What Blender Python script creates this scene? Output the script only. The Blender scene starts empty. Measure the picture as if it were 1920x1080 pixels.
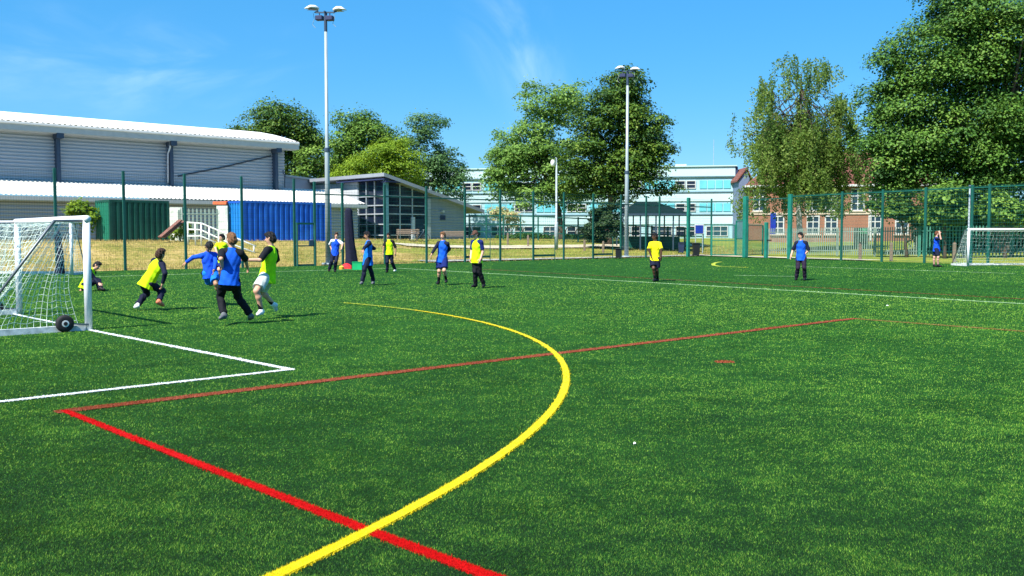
# School football pitch on a sunny day: everything is built in code
import bpy, math, random
import numpy as np
from mathutils import Vector, Matrix

rng = np.random.default_rng(7)
random.seed(7)
SC = bpy.context.scene
COL = SC.collection
R = math.radians

# ------------------------------------------------------------------ camera geometry (1920 x 1080 photograph)
FPX, HOR, CAMZ = 1770.0, 441.0, 1.6
PITCH = math.atan((540 - HOR) / FPX)
CP, SP = math.cos(PITCH), math.sin(PITCH)

def ray(u, v):
    x, y = (u - 960) / FPX, (540 - v) / FPX
    return np.array([x, CP + y * SP, -SP + y * CP])

def G(u, v, z=0.0):
    d = ray(u, v); t = (z - CAMZ) / d[2]
    return np.array([d[0] * t, d[1] * t, z])

def P(u, v, Y):
    d = ray(u, v); t = Y / d[1]
    return np.array([d[0] * t, Y, CAMZ + d[2] * t])

def V(*a): return np.array(a, float)
def unit(a): return np.asarray(a, float) / np.linalg.norm(a)

AA = R(42.5)
A = V(math.cos(AA), math.sin(AA), 0)          # pitch axis running away to the right
B = V(-math.sin(AA), math.cos(AA), 0)         # pitch axis running away to the left
UP = V(0, 0, 1)

def smooth(x):
    x = np.clip(x, 0, 1); return x * x * (3 - 2 * x)

# fence lines
FL0, FL1 = G(235, 507), G(1333, 480)
FLd = unit(FL1 - FL0); FLn = V(-FLd[1], FLd[0], 0)
FR0, FR1 = G(1395, 483), G(1733, 493)
FRd = unit(FR1 - FR0); FRn = V(-FRd[1], FRd[0], 0)

def hz(x, y):
    """height of the ground behind the pitch fences"""
    x = np.asarray(x, float); y = np.asarray(y, float)
    s = (x - FL0[0]) * FLn[0] + (y - FL0[1]) * FLn[1]
    al = (x - FL0[0]) * FLd[0] + (y - FL0[1]) * FLd[1]
    w = 10.5 + 14 * smooth((al - 12) / 22)
    h1 = 1.25 * smooth((s - .4) / w)
    r = (x - FR0[0]) * FRn[0] + (y - FR0[1]) * FRn[1]
    h2 = 0.95 * smooth((r - 2) / 40)
    return np.maximum(h1 * (s > 0), h2 * (r > 0))

def H(x, y): return float(hz(x, y))

def along(p0, d, u):
    """the point on the ground line p0 + t d that is seen in pixel column u"""
    k = (u - 960) / FPX
    # X = k * depth, depth along the view axis for a point at z=0
    def f(t):
        q = p0 + d * t
        dep = q[1] * CP - (q[2] - CAMZ) * SP
        return q[0] - k * dep
    f0, f1 = f(0.0), f(1.0)
    t = -f0 / (f1 - f0)
    return p0 + d * t

# ------------------------------------------------------------------ mesh builder
class MB:
    def __init__(s): s.v = []; s.f = []; s.m = []; s.k = 0; s.sm = []; s.mi = 0; s.smooth = False
    def add(s, vs, fs):
        vs = np.asarray(vs, float).reshape(-1, 3)
        s.v.append(vs)
        for f in fs:
            s.f.append([i + s.k for i in f]); s.m.append(s.mi); s.sm.append(s.smooth)
        s.k += len(vs)
    def obox(s, c, ex, ey, ez):
        c, ex, ey, ez = map(np.asarray, (c, ex, ey, ez))
        vs = [c + a * ex + b * ey + d * ez for a in (-1, 1) for b in (-1, 1) for d in (-1, 1)]
        s.add(vs, [(0, 1, 3, 2), (4, 6, 7, 5), (0, 4, 5, 1), (2, 3, 7, 6), (0, 2, 6, 4), (1, 5, 7, 3)])
    def box(s, c, size, ax=None):
        ax = V(1, 0, 0) if ax is None else unit(ax)
        ay = np.cross(UP, ax)
        s.obox(c, ax * size[0] / 2, ay * size[1] / 2, UP * size[2] / 2)
    def bbox(s, c, size, ax=None, bev=.02):
        """box with chamfered vertical and horizontal edges"""
        ax = V(1, 0, 0) if ax is None else unit(ax); ay = np.cross(UP, ax)
        hx, hy, hh = size[0] / 2, size[1] / 2, size[2] / 2
        ring = lambda i, z: [c + ax * sx * (hx - (bev if a else i)) + ay * sy * (hy - (i if a else bev)) + UP * z
                             for sx, sy, a in ((-1, -1, 0), (-1, -1, 1), (1, -1, 1), (1, -1, 0), (1, 1, 0), (1, 1, 1), (-1, 1, 1), (-1, 1, 0))]
        rings = [ring(bev * .9, -hh), ring(0, -hh + bev), ring(0, hh - bev), ring(bev * .9, hh)]
        vs = [q for r in rings for q in r]; fs = []
        for j in range(3):
            for i in range(8):
                k = (i + 1) % 8
                fs.append((j * 8 + i, j * 8 + k, (j + 1) * 8 + k, (j + 1) * 8 + i))
        fs += [tuple(range(7, -1, -1)), tuple(range(24, 32))]
        s.add(vs, fs)
    def bar(s, p0, p1, w, h=None, up=UP):
        h = w if h is None else h
        p0, p1 = np.asarray(p0, float), np.asarray(p1, float)
        d = p1 - p0; L = np.linalg.norm(d); d = d / L
        a = np.cross(d, up)
        if np.linalg.norm(a) < 1e-3: a = np.cross(d, V(1, 0, 0))
        a = unit(a); b = np.cross(a, d)
        s.obox((p0 + p1) / 2, d * L / 2, a * w / 2, b * h / 2)
    def path(s, pts, rad, n=8, cap=True, flat=None):
        pts = [np.asarray(q, float) for q in pts]
        rad = [rad] * len(pts) if np.isscalar(rad) else rad
        vs = []; ref = None
        for i, q in enumerate(pts):
            d = unit(pts[min(i + 1, len(pts) - 1)] - pts[max(i - 1, 0)])
            if ref is None:
                ref = V(0, 0, 1) if abs(d[2]) < .9 else V(1, 0, 0)
            a = unit(np.cross(d, ref)); b = np.cross(d, a); ref = np.cross(a, d) if abs(np.dot(ref, d)) < .98 else ref
            for k in range(n):
                t = 2 * math.pi * k / n
                vs.append(q + rad[i] * (a * math.cos(t) + b * math.sin(t)))
        fs = []
        for i in range(len(pts) - 1):
            for k in range(n):
                k2 = (k + 1) % n
                fs.append((i * n + k, i * n + k2, (i + 1) * n + k2, (i + 1) * n + k))
        if cap:
            fs.append(tuple(range(n - 1, -1, -1)))
            fs.append(tuple(range((len(pts) - 1) * n, len(pts) * n)))
        s.add(vs, fs)
    def tube(s, p0, p1, r0, r1=None, n=8, cap=True): s.path([p0, p1], [r0, r0 if r1 is None else r1], n, cap)
    def quad(s, a, b, c, d): s.add([a, b, c, d], [(0, 1, 2, 3)])
    def prism(s, poly, ext):
        poly = [np.asarray(q, float) for q in poly]; n = len(poly)
        vs = poly + [q + ext for q in poly]
        fs = [tuple(range(n - 1, -1, -1)), tuple(range(n, 2 * n))]
        fs += [(i, (i + 1) % n, n + (i + 1) % n, n + i) for i in range(n)]
        s.add(vs, fs)
    def lathe(s, prof, c, axis, n=16):
        axis = unit(axis); a = np.cross(axis, UP if abs(axis[2]) < .9 else V(1, 0, 0)); a = unit(a); b = np.cross(axis, a)
        vs = [c + axis * h + r * (a * math.cos(2 * math.pi * k / n) + b * math.sin(2 * math.pi * k / n)) for r, h in prof for k in range(n)]
        fs = [(i * n + k, i * n + (k + 1) % n, (i + 1) * n + (k + 1) % n, (i + 1) * n + k) for i in range(len(prof) - 1) for k in range(n)]
        fs += [tuple(range(n - 1, -1, -1)), tuple(range((len(prof) - 1) * n, len(prof) * n))]
        s.add(vs, fs)
    def grid(s, f, nu, nv):
        vs = [f(i / nu, j / nv) for i in range(nu + 1) for j in range(nv + 1)]
        w = nv + 1
        s.add(vs, [(i * w + j, (i + 1) * w + j, (i + 1) * w + j + 1, i * w + j + 1) for i in range(nu) for j in range(nv)])
    def build(s, name, mats, parent=None, smooth=None, origin=None):
        v = np.concatenate(s.v)
        if parent is not None:
            org = world_loc(parent)
        else:
            org = V(*( (v.min(0) + v.max(0)) / 2)); org[2] = v[:, 2].min()
            if origin is not None: org = np.asarray(origin, float)
        me = bpy.data.meshes.new(name)
        me.from_pydata((v - org).tolist(), [], s.f)
        mats = mats if isinstance(mats, (list, tuple)) else [mats]
        for m in mats: me.materials.append(m)
        me.polygons.foreach_set('material_index', s.m)
        me.polygons.foreach_set('use_smooth', [bool(x or smooth) for x in s.sm])
        me.update()
        return link(name, me, org, parent)

LOC = {}
def world_loc(o): return LOC[o.name]
def link(name, me, org, parent=None):
    o = bpy.data.objects.new(name, me); COL.objects.link(o)
    LOC[o.name] = np.asarray(org, float)
    if parent is not None: o.parent = parent
    else: o.location = org
    return o
def empty(name, loc):
    o = bpy.data.objects.new(name, None); COL.objects.link(o); o.location = loc; o.empty_display_size = .3
    LOC[o.name] = np.asarray(loc, float); return o
def tag(o, label, cat=None, group=None, kind=None):
    if label: o['label'] = label
    if cat: o['category'] = cat
    if group: o['group'] = group
    if kind: o['kind'] = kind
    return o
def thing(name, loc, label, cat, group=None): return tag(empty(name, loc), label, cat, group)
def npmesh(name, v, loops, nper, mats, org, parent=None, attrs=None, smooth=False, mi=None):
    """fast mesh: nper vertices per face"""
    v = np.asarray(v, np.float32) - np.asarray(org, np.float32)
    me = bpy.data.meshes.new(name)
    nf = len(loops) // nper
    me.vertices.add(len(v)); me.vertices.foreach_set('co', v.ravel())
    me.loops.add(len(loops)); me.loops.foreach_set('vertex_index', np.asarray(loops, np.int32).ravel())
    me.polygons.add(nf); me.polygons.foreach_set('loop_start', np.arange(0, nf * nper, nper, dtype=np.int32))
    for m in (mats if isinstance(mats, (list, tuple)) else [mats]): me.materials.append(m)
    if mi is not None: me.polygons.foreach_set('material_index', np.asarray(mi, np.int32))
    me.polygons.foreach_set('use_smooth', np.full(nf, smooth))
    me.update(calc_edges=True)
    for k, a in (attrs or {}).items():
        at = me.attributes.new(k, 'FLOAT', 'FACE'); at.data.foreach_set('value', np.asarray(a, np.float32))
    return link(name, me, org, parent)

# ------------------------------------------------------------------ materials
def nodes(name):
    m = bpy.data.materials.new(name); m.use_nodes = True
    nt = m.node_tree; nt.nodes.clear()
    out = nt.nodes.new('ShaderNodeOutputMaterial'); b = nt.nodes.new('ShaderNodeBsdfPrincipled')
    nt.links.new(b.outputs[0], out.inputs[0])
    return m, nt, b, out
def rgb(c): return (c[0], c[1], c[2], 1)
def noise(nt, scale, detail=3, rough=.5, coord='Object', stretch=None, dist=0):
    tc = nt.nodes.new('ShaderNodeTexCoord')
    n = nt.nodes.new('ShaderNodeTexNoise'); n.inputs['Scale'].default_value = scale
    n.inputs['Detail'].default_value = detail; n.inputs['Roughness'].default_value = rough; n.inputs['Distortion'].default_value = dist
    src = tc.outputs[coord]
    if stretch:
        mp = nt.nodes.new('ShaderNodeMapping'); mp.inputs['Scale'].default_value = stretch
        nt.links.new(src, mp.inputs[0]); src = mp.outputs[0]
    nt.links.new(src, n.inputs['Vector'])
    return n
def ramp(nt, fac, stops):
    r = nt.nodes.new('ShaderNodeValToRGB')
    el = r.color_ramp.elements
    while len(el) < len(stops): el.new(.5)
    for e, (p, c) in zip(el, stops): e.position = p; e.color = rgb(c)
    nt.links.new(fac, r.inputs[0]); return r
def mix(nt, fac, a, b, mode='MIX'):
    n = nt.nodes.new('ShaderNodeMix'); n.data_type = 'RGBA'; n.blend_type = mode
    for s, x in ((n.inputs[0], fac), (n.inputs[6], a), (n.inputs[7], b)):
        if isinstance(x, bpy.types.NodeSocket): nt.links.new(x, s)
        elif isinstance(x, (tuple, list)): s.default_value = rgb(x)
        else: s.default_value = x
    return n.outputs[2]
def mat(name, c, rough=.6, metal=0, var=.15, scale=3, bump=0, bscale=None, spec=.4, stretch=None, c2=None, coat=0, detail=4):
    m, nt, b, out = nodes(name)
    n = noise(nt, scale, detail, .6, stretch=stretch)
    hi = c2 if c2 else tuple(min(1, x * (1 + var)) for x in c); lo = tuple(x * (1 - var) for x in c)
    r = ramp(nt, n.outputs[0], [(.32, lo), (.68, hi)])
    nt.links.new(r.outputs[0], b.inputs['Base Color'])
    b.inputs['Roughness'].default_value = rough; b.inputs['Metallic'].default_value = metal
    b.inputs['Specular IOR Level'].default_value = spec
    if coat: b.inputs['Coat Weight'].default_value = coat
    if bump:
        n2 = noise(nt, bscale or scale * 4, 4, .6)
        bp = nt.nodes.new('ShaderNodeBump'); bp.inputs['Strength'].default_value = bump; bp.inputs['Distance'].default_value = .02
        nt.links.new(n2.outputs[0], bp.inputs['Height']); nt.links.new(bp.outputs[0], b.inputs['Normal'])
    return m
def leafmat(name, cols, trans=.3, rough=.55):
    m, nt, b, out = nodes(name)
    at = nt.nodes.new('ShaderNodeAttribute'); at.attribute_name = 'rnd'
    r = ramp(nt, at.outputs['Fac'], [(i / (len(cols) - 1), c) for i, c in enumerate(cols)])
    nt.links.new(r.outputs[0], b.inputs['Base Color'])
    b.inputs['Roughness'].default_value = rough; b.inputs['Specular IOR Level'].default_value = .25
    t = nt.nodes.new('ShaderNodeBsdfTranslucent')
    nt.links.new(mix(nt, .6, r.outputs[0], tuple(min(1, x * 1.6) for x in cols[-1])), t.inputs[0])
    ms = nt.nodes.new('ShaderNodeMixShader'); ms.inputs[0].default_value = trans
    nt.links.new(b.outputs[0], ms.inputs[1]); nt.links.new(t.outputs[0], ms.inputs[2]); nt.links.new(ms.outputs[0], out.inputs[0])
    return m

M = {}
M['white_paint'] = mat('white_paint', (.78, .8, .8), .35, var=.05, scale=6)
M['white_scuffed'] = mat('white_scuffed', (.5, .55, .55), .6, c2=(.85, .86, .86), scale=9)
M['grey_metal'] = mat('grey_metal', (.16, .18, .2), .45, .6, var=.1)
M['galv'] = mat('galvanised_steel', (.33, .39, .42), .45, .15, var=.12, scale=2, stretch=(8, 8, .6))
M['galv_dark'] = mat('dark_steel', (.05, .08, .12), .5, .3)
M['lamp_shell'] = mat('lamp_shell', (.75, .75, .74), .4, var=.06)
M['black'] = mat('black_plastic', (.012, .013, .016), .5, var=.2)
M['rubber'] = mat('rubber', (.014, .014, .017), .75, bump=.2, scale=20)
M['net'] = mat('net_cord', (.72, .82, .74), .8, var=.1)
M['net_dark'] = mat('dark_net', (.008, .01, .03), .95, var=.4, bump=.6, scale=12)
M['fence'] = mat('fence_green', (.006, .085, .065), .5, var=.2, scale=2)
M['fence_l'] = mat('fence_green_light', (.01, .17, .125), .5, var=.2, scale=2)
M['wire'] = mat('fence_wire', (.01, .10, .08), .5, var=.15)
M['hall_wall'] = mat('silver_cladding', (.40, .43, .48), .45, .15, var=.025, scale=.5, stretch=(.3, .3, 2))
M['hall_col'] = mat('blue_grey_column', (.04, .065, .11), .5, .2, var=.1)
M['hall_roof'] = mat('white_roof_sheet', (.68, .69, .68), .5, var=.06, scale=.6)
M['hall_roof_low'] = mat('stained_white_roof', (.5, .5, .46), .55, c2=(.7, .7, .67), scale=.9)
M['fascia'] = mat('grey_fascia', (.42, .45, .46), .5, var=.06)
M['pipe'] = mat('pale_pipe', (.55, .58, .62), .5)
M['dark_diagonal'] = mat('dark_diagonal', (.03, .04, .06), .6)
M['slate_roof'] = mat('grey_roof_sheet', (.3, .33, .38), .5, .2, var=.08, scale=.8)
M['clad_grey'] = mat('grey_blue_cladding', (.27, .32, .39), .55, .1, var=.08, scale=.7)
M['clad_pale'] = mat('pale_cladding', (.5, .53, .56), .55, var=.06)
M['mullion'] = mat('mullion', (.45, .5, .55), .4, .3)
M['teal_col'] = mat('teal_post', (.1, .27, .32), .45)
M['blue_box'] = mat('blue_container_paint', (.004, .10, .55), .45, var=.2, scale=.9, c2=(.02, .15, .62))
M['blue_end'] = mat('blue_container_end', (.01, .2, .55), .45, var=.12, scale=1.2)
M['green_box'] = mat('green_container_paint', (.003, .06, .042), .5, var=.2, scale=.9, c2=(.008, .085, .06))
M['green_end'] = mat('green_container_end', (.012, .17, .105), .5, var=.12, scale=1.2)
M['wood'] = mat('grey_wood', (.2, .15, .11), .8, var=.3, scale=6, stretch=(1, 1, 6))
M['plank'] = mat('brown_plank', (.19, .085, .06), .8, var=.3, scale=6)
M['rail'] = mat('pale_handrail', (.66, .7, .66), .6, var=.1)
M['hoard'] = mat('mottled_white_sheet', (.45, .52, .46), .7, c2=(.8, .82, .74), scale=2.2)
M['orange'] = mat('orange_sheet', (.7, .12, .03), .7)
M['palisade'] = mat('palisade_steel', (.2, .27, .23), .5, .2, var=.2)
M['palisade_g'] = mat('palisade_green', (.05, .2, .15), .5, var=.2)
M['school'] = mat('pale_cyan_render', (.34, .54, .61), .6, var=.06, scale=.3)
M['school_w'] = mat('white_render', (.46, .63, .68), .6, var=.05, scale=.3)
M['turq'] = mat('turquoise_panel', (.13, .5, .6), .35, var=.12, scale=.5)
M['navy_wall'] = mat('navy_wall', (.02, .03, .09), .6)
M['greyblue'] = mat('grey_blue_wall', (.13, .18, .28), .6)
M['line_dark'] = mat('dark_trim', (.09, .17, .2), .5)
M['frame_w'] = mat('white_frame', (.52, .54, .54), .5, var=.08)
M['sign_blue'] = mat('blue_sign', (.01, .03, .3), .4)
M['stone'] = mat('stone_band', (.55, .46, .36), .7)
M['bark'] = mat('bark', (.07, .05, .035), .9, var=.35, scale=5, bump=.6, stretch=(1, 1, .3))
M['bark_pale'] = mat('birch_bark', (.4, .4, .42), .8, c2=(.62, .62, .64), scale=2.2, stretch=(1, 1, 3))
M['red_cloth'] = mat('red_cloth', (.75, .02, .03), .8, var=.2, scale=8)
M['yellow_pl'] = mat('yellow_plastic', (.85, .5, .04), .6)
M['green_pl'] = mat('green_plastic', (.005, .38, .13), .5)
M['paving'] = mat('grey_paving', (.38, .38, .36), .85, var=.15, scale=1.5)
M['tarmac'] = mat('tarmac_path', (.2, .21, .2), .9, var=.2, scale=1.5)
M['sand'] = mat('pale_path', (.5, .45, .33), .9, var=.2, scale=1.2)

def glass(name, c=(.02, .035, .06)):
    m, nt, b, out = nodes(name)
    n = noise(nt, .7, 3)
    r = ramp(nt, n.outputs[0], [(.3, c), (.7, tuple(x * 1.8 for x in c))])
    nt.links.new(r.outputs[0], b.inputs['Base Color']); b.inputs['Roughness'].default_value = .08
    b.inputs['Specular IOR Level'].default_value = .5
    return m
M['glass'] = glass('window_glass'); M['glass_d'] = glass('dark_glass', (.006, .009, .022))

def brickmat():
    m, nt, b, out = nodes('red_brick')
    tc = nt.nodes.new('ShaderNodeTexCoord'); mp = nt.nodes.new('ShaderNodeMapping'); mp.inputs['Rotation'].default_value = (R(90), 0, 0)
    nt.links.new(tc.outputs['Object'], mp.inputs[0])
    br = nt.nodes.new('ShaderNodeTexBrick'); nt.links.new(mp.outputs[0], br.inputs[0])
    br.inputs['Color1'].default_value = rgb((.23, .085, .05)); br.inputs['Color2'].default_value = rgb((.3, .13, .075)); br.inputs['Mortar'].default_value = rgb((.4, .3, .22))
    br.inputs['Scale'].default_value = 4.4; br.inputs['Mortar Size'].default_value = .012
    n = noise(nt, .8, 4); nt.links.new(mix(nt, .35, br.outputs[0], ramp(nt, n.outputs[0], [(.3, (.2, .07, .042)), (.7, (.33, .155, .09))]).outputs[0]), b.inputs['Base Color'])
    b.inputs['Roughness'].default_value = .85
    return m
M['brick'] = brickmat()
def tilemat():
    m, nt, b, out = nodes('clay_tile')
    tc = nt.nodes.new('ShaderNodeTexCoord')
    w = nt.nodes.new('ShaderNodeTexWave'); w.wave_type = 'BANDS'; w.bands_direction = 'Z'; w.inputs['Scale'].default_value = 1.4; w.inputs['Distortion'].default_value = 1
    nt.links.new(tc.outputs['Object'], w.inputs[0])
    n = noise(nt, 2, 4)
    c = mix(nt, .5, ramp(nt, w.outputs[0], [(0, (.1, .03, .025)), (1, (.2, .065, .05))]).outputs[0], ramp(nt, n.outputs[0], [(.3, (.1, .035, .03)), (.7, (.24, .09, .06))]).outputs[0])
    nt.links.new(c, b.inputs['Base Color']); b.inputs['Roughness'].default_value = .85
    return m
M['tile'] = tilemat()

def grassmat(name, stops, scale=.6, fine=14):
    m, nt, b, out = nodes(name)
    a = noise(nt, scale, 6, .65); c = noise(nt, fine, 5, .75)
    mx = nt.nodes.new('ShaderNodeMath'); mx.operation = 'MULTIPLY_ADD'; mx.inputs[1].default_value = .5
    nt.links.new(c.outputs[0], mx.inputs[0])
    m2 = nt.nodes.new('ShaderNodeMath'); m2.operation = 'MULTIPLY'; m2.inputs[1].default_value = .5
    nt.links.new(a.outputs[0], m2.inputs[0]); nt.links.new(m2.outputs[0], mx.inputs[2])
    r = ramp(nt, mx.outputs[0], stops); nt.links.new(r.outputs[0], b.inputs['Base Color'])
    b.inputs['Roughness'].default_value = .9; b.inputs['Specular IOR Level'].default_value = .1
    bp = nt.nodes.new('ShaderNodeBump'); bp.inputs['Strength'].default_value = .7; bp.inputs['Distance'].default_value = .06
    nt.links.new(c.outputs[0], bp.inputs['Height']); nt.links.new(bp.outputs[0], b.inputs['Normal'])
    return m
M['dry'] = grassmat('dry_bank_grass', [(.36, (.10, .13, .02)), (.47, (.22, .2, .045)), (.54, (.38, .28, .095)), (.66, (.5, .38, .17))], .3, 5)
M['lawn'] = grassmat('lawn', [(.36, (.07, .14, .018)), (.5, (.19, .23, .035)), (.62, (.34, .3, .07))], .25, 6)
M['turf'] = grassmat('turf_base', [(.35, (.006, .036, .006)), (.5, (.014, .074, .010)), (.65, (.03, .12, .016))], .8, 40)
def tuft(name, cols): return leafmat(name, cols, .2, .6)
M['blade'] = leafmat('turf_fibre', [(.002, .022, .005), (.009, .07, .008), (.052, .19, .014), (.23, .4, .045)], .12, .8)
M['blade_w'] = leafmat('white_fibre', [(.62, .68, .66), (.85, .87, .86)], .1)
M['blade_y'] = leafmat('yellow_fibre', [(.6, .46, .003), (.78, .64, .008)], .15)
M['blade_r'] = leafmat('red_fibre', [(.38, .0, .0), (.55, .001, .001)], .05, 1.0)
M['blade_f'] = leafmat('faded_red_fibre', [(.12, .04, .012), (.28, .06, .022), (.36, .1, .04)], .15)
M['blade_f2'] = leafmat('worn_orange_fibre', [(.06, .09, .01), (.2, .15, .03), (.3, .17, .06)], .15)
M['blade_b'] = leafmat('brown_fibre', [(.08, .06, .01), (.16, .09, .02)], .15)
M['blade_p'] = leafmat('worn_white_fibre', [(.2, .38, .14), (.45, .6, .34)], .15)
M['blade_yw'] = leafmat('worn_yellow_fibre', [(.3, .4, .03), (.6, .6, .05)], .15)
M['straw'] = tuft('straw_blades', [(.16, .17, .03), (.38, .28, .085), (.54, .41, .18)])
TURF_Q = 1.0
EXPO = 0.95
# ================================================================== ground, pitch, lines, turf
def ground():
    xs = np.concatenate([np.linspace(-600, -90, 18)[:-1], np.linspace(-90, 100, 191), np.linspace(100, 600, 18)[1:]])
    ys = np.concatenate([np.linspace(-80, 24, 14)[:-1], np.linspace(24, 150, 127), np.linspace(150, 900, 18)[1:]])
    X, Y = np.meshgrid(xs, ys, indexing='ij')
    Z = hz(X, Y)
    s = (X - FL0[0]) * FLn[0] + (Y - FL0[1]) * FLn[1]; r = (X - FR0[0]) * FRn[0] + (Y - FR0[1]) * FRn[1]
    al = (X - FL0[0]) * FLd[0] + (Y - FL0[1]) * FLd[1]
    Z = Z + np.where((s > 1) | (r > 1), .04 * np.sin(X * .9 + 1.3 * np.sin(Y * .5)) * np.sin(Y * .8), 0) - .03
    nx, ny = X.shape
    idx = np.arange(nx * ny).reshape(nx, ny)
    q = np.stack([idx[:-1, :-1], idx[1:, :-1], idx[1:, 1:], idx[:-1, 1:]], -1).reshape(-1, 4)
    mi = (al[:-1, :-1] + 5 * np.sin(s[:-1, :-1]) > 20).astype(int).ravel()
    o = npmesh('ground', np.stack([X, Y, Z], -1).reshape(-1, 3), q.ravel(), 4, [M['dry'], M['lawn']], (0, 0, 0), smooth=True, mi=mi)
    tag(o, None, kind='structure')
ground()

corner = None
def cross2(p, d, q, e):
    m = np.array([[d[0], -e[0]], [d[1], -e[1]]]); t = np.linalg.solve(m, (q - p)[:2]); return p + d * t[0]
PC = cross2(FL0, FLd, FR0, FRd)
pitch_poly = [PC + FLd * .35 - FLn * 0, FL0 - FLd * 60, FL0 - FLd * 60 - FLn * 120, PC + FRd * 60 - FRn * 60 - FLn * 60, PC + FRd * 60]
mb = MB()
inner = [q + UP * .0 for q in pitch_poly]
mb.add(inner, [tuple(range(len(inner)))[::-1]])
pt = mb.build('pitch', M['turf'], origin=(0, 0, 0)); tag(pt, None, kind='structure')

# painted / tufted lines: (name, list of ground polylines, width, sheet colour, fibre material)
_, Yc, Rc = None, None, None
CC = np.array([-14.475, 11.376]); CR = 15.11
arc = []
for a in np.linspace(R(-78), R(46), 90):
    arc.append(V(CC[0] + CR * math.cos(a), CC[1] + CR * math.sin(a), 0))
wc = G(545, 694)
LINES = [
    ('white_line', [[G(-200, 777), wc], [wc, G(170, 620), G(-40, 576)]], .088, 'blade_w'),
    ('red_line', [[G(122, 772), G(600, 962.5), G(695, 999), G(910, 1080.5), G(910, 1080.5) + unit(G(910, 1080.5) - G(695, 999)) * 6]], .075, 'blade_r'),
    ('faded_red_line', [[G(122, 772), G(1600, 598)]], .165, 'blade_f'),
    ('worn_red_line', [[G(1600, 598), G(1920, 622), G(1920, 622) + unit(G(1920, 622) - G(1600, 598)) * 14]], .15, 'blade_f2'),
    ('yellow_line', [arc[:82]], .079, 'blade_y'),
    ('worn_yellow_line', [arc[81:]], .08, 'blade_yw'),
    ('far_white_line', [[G(20, 523.5), G(745, 503)], [G(745, 503), G(1920, 570), G(1920, 570) + unit(G(1920, 570) - G(745, 503)) * 12],
                        [G(1473, 499), G(1900, 513)], [G(1380, 516.5), G(1486, 518.5)]], .15, 'blade_p'),
    ('brown_line', [[G(905, 505), G(1920, 561), G(1920, 561) + unit(G(1920, 561) - G(905, 505)) * 12]], .22, 'blade_b'),
    ('far_yellow_line', [[G(1352, 491), G(1342, 492.5), G(1337, 495), G(1338, 497.5), G(1350, 499.5), G(1400, 501.5)]], .2, 'blade_yw'),
    ('penalty_spot', [[G(1356, 679), G(1361, 679)]], .2, 'blade_f'),
]
def strip(mb, pl, w, z, ext):
    pl = [np.asarray(q, float)[:2] for q in pl]
    pl = [pl[0] - unit(pl[1] - pl[0]) * ext] + pl[1:-1] + [pl[-1] + unit(pl[-1] - pl[-2]) * ext]
    L, Rr = [], []
    for i, q in enumerate(pl):
        d = unit(pl[min(i + 1, len(pl) - 1)] - pl[max(i - 1, 0)]); n = np.array([-d[1], d[0]])
        L.append([*(q + n * w / 2), z]); Rr.append([*(q - n * w / 2), z])
    k = len(pl)
    mb.add(L + Rr, [(i, k + i, k + i + 1, i + 1) for i in range(k - 1)])
def dist_pl(p, pl):
    d = np.full(len(p), 1e9, np.float32)
    for a, b in zip(pl[:-1], pl[1:]):
        a = np.asarray(a)[:2]; b = np.asarray(b)[:2]; ab = b - a
        t = np.clip(((p - a) @ ab) / (ab @ ab), 0, 1)
        d = np.minimum(d, np.hypot(*(p - a - t[:, None] * ab).T))
    return d

# sample the fibres: more where the pitch is near, up to the fences
def fibres(n, seed):
    r = np.random.default_rng(seed)
    u = r.uniform(-150, 2070, n); k = int(n * .22); u[:k] = np.where(r.random(k) < .5, r.uniform(-850, -150, k), r.uniform(2070, 2770, k)); v = 480 + (1180 - 480) * r.random(n) ** .78
    x, y = (u - 960) / FPX, (540 - v) / FPX
    dx, dy, dz = x, CP + y * SP, -SP + y * CP
    t = -CAMZ / dz
    return np.stack([dx * t, dy * t], -1).astype(np.float32)
NB = int(2400000 * TURF_Q)
pb = fibres(NB, 3)
sl = (pb[:, 0] - FL0[0]) * FLn[0] + (pb[:, 1] - FL0[1]) * FLn[1]; sr = (pb[:, 0] - FR0[0]) * FRn[0] + (pb[:, 1] - FR0[1]) * FRn[1]
pb = pb[(sl < -.15) & (sr < .1) & (pb[:, 1] < 75)]
def vnoise(p, s, seed):
    """cheap value noise for drifts in the pile"""
    r = np.random.default_rng(seed); T = r.random((64, 64)).astype(np.float32)
    q = p * s; i = np.floor(q).astype(int); f = q - i; f = f * f * (3 - 2 * f)
    g = lambda a, b: T[(i[:, 0] + a) % 64, (i[:, 1] + b) % 64]
    return (g(0, 0) * (1 - f[:, 0]) + g(1, 0) * f[:, 0]) * (1 - f[:, 1]) + (g(0, 1) * (1 - f[:, 0]) + g(1, 1) * f[:, 0]) * f[:, 1]
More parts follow.
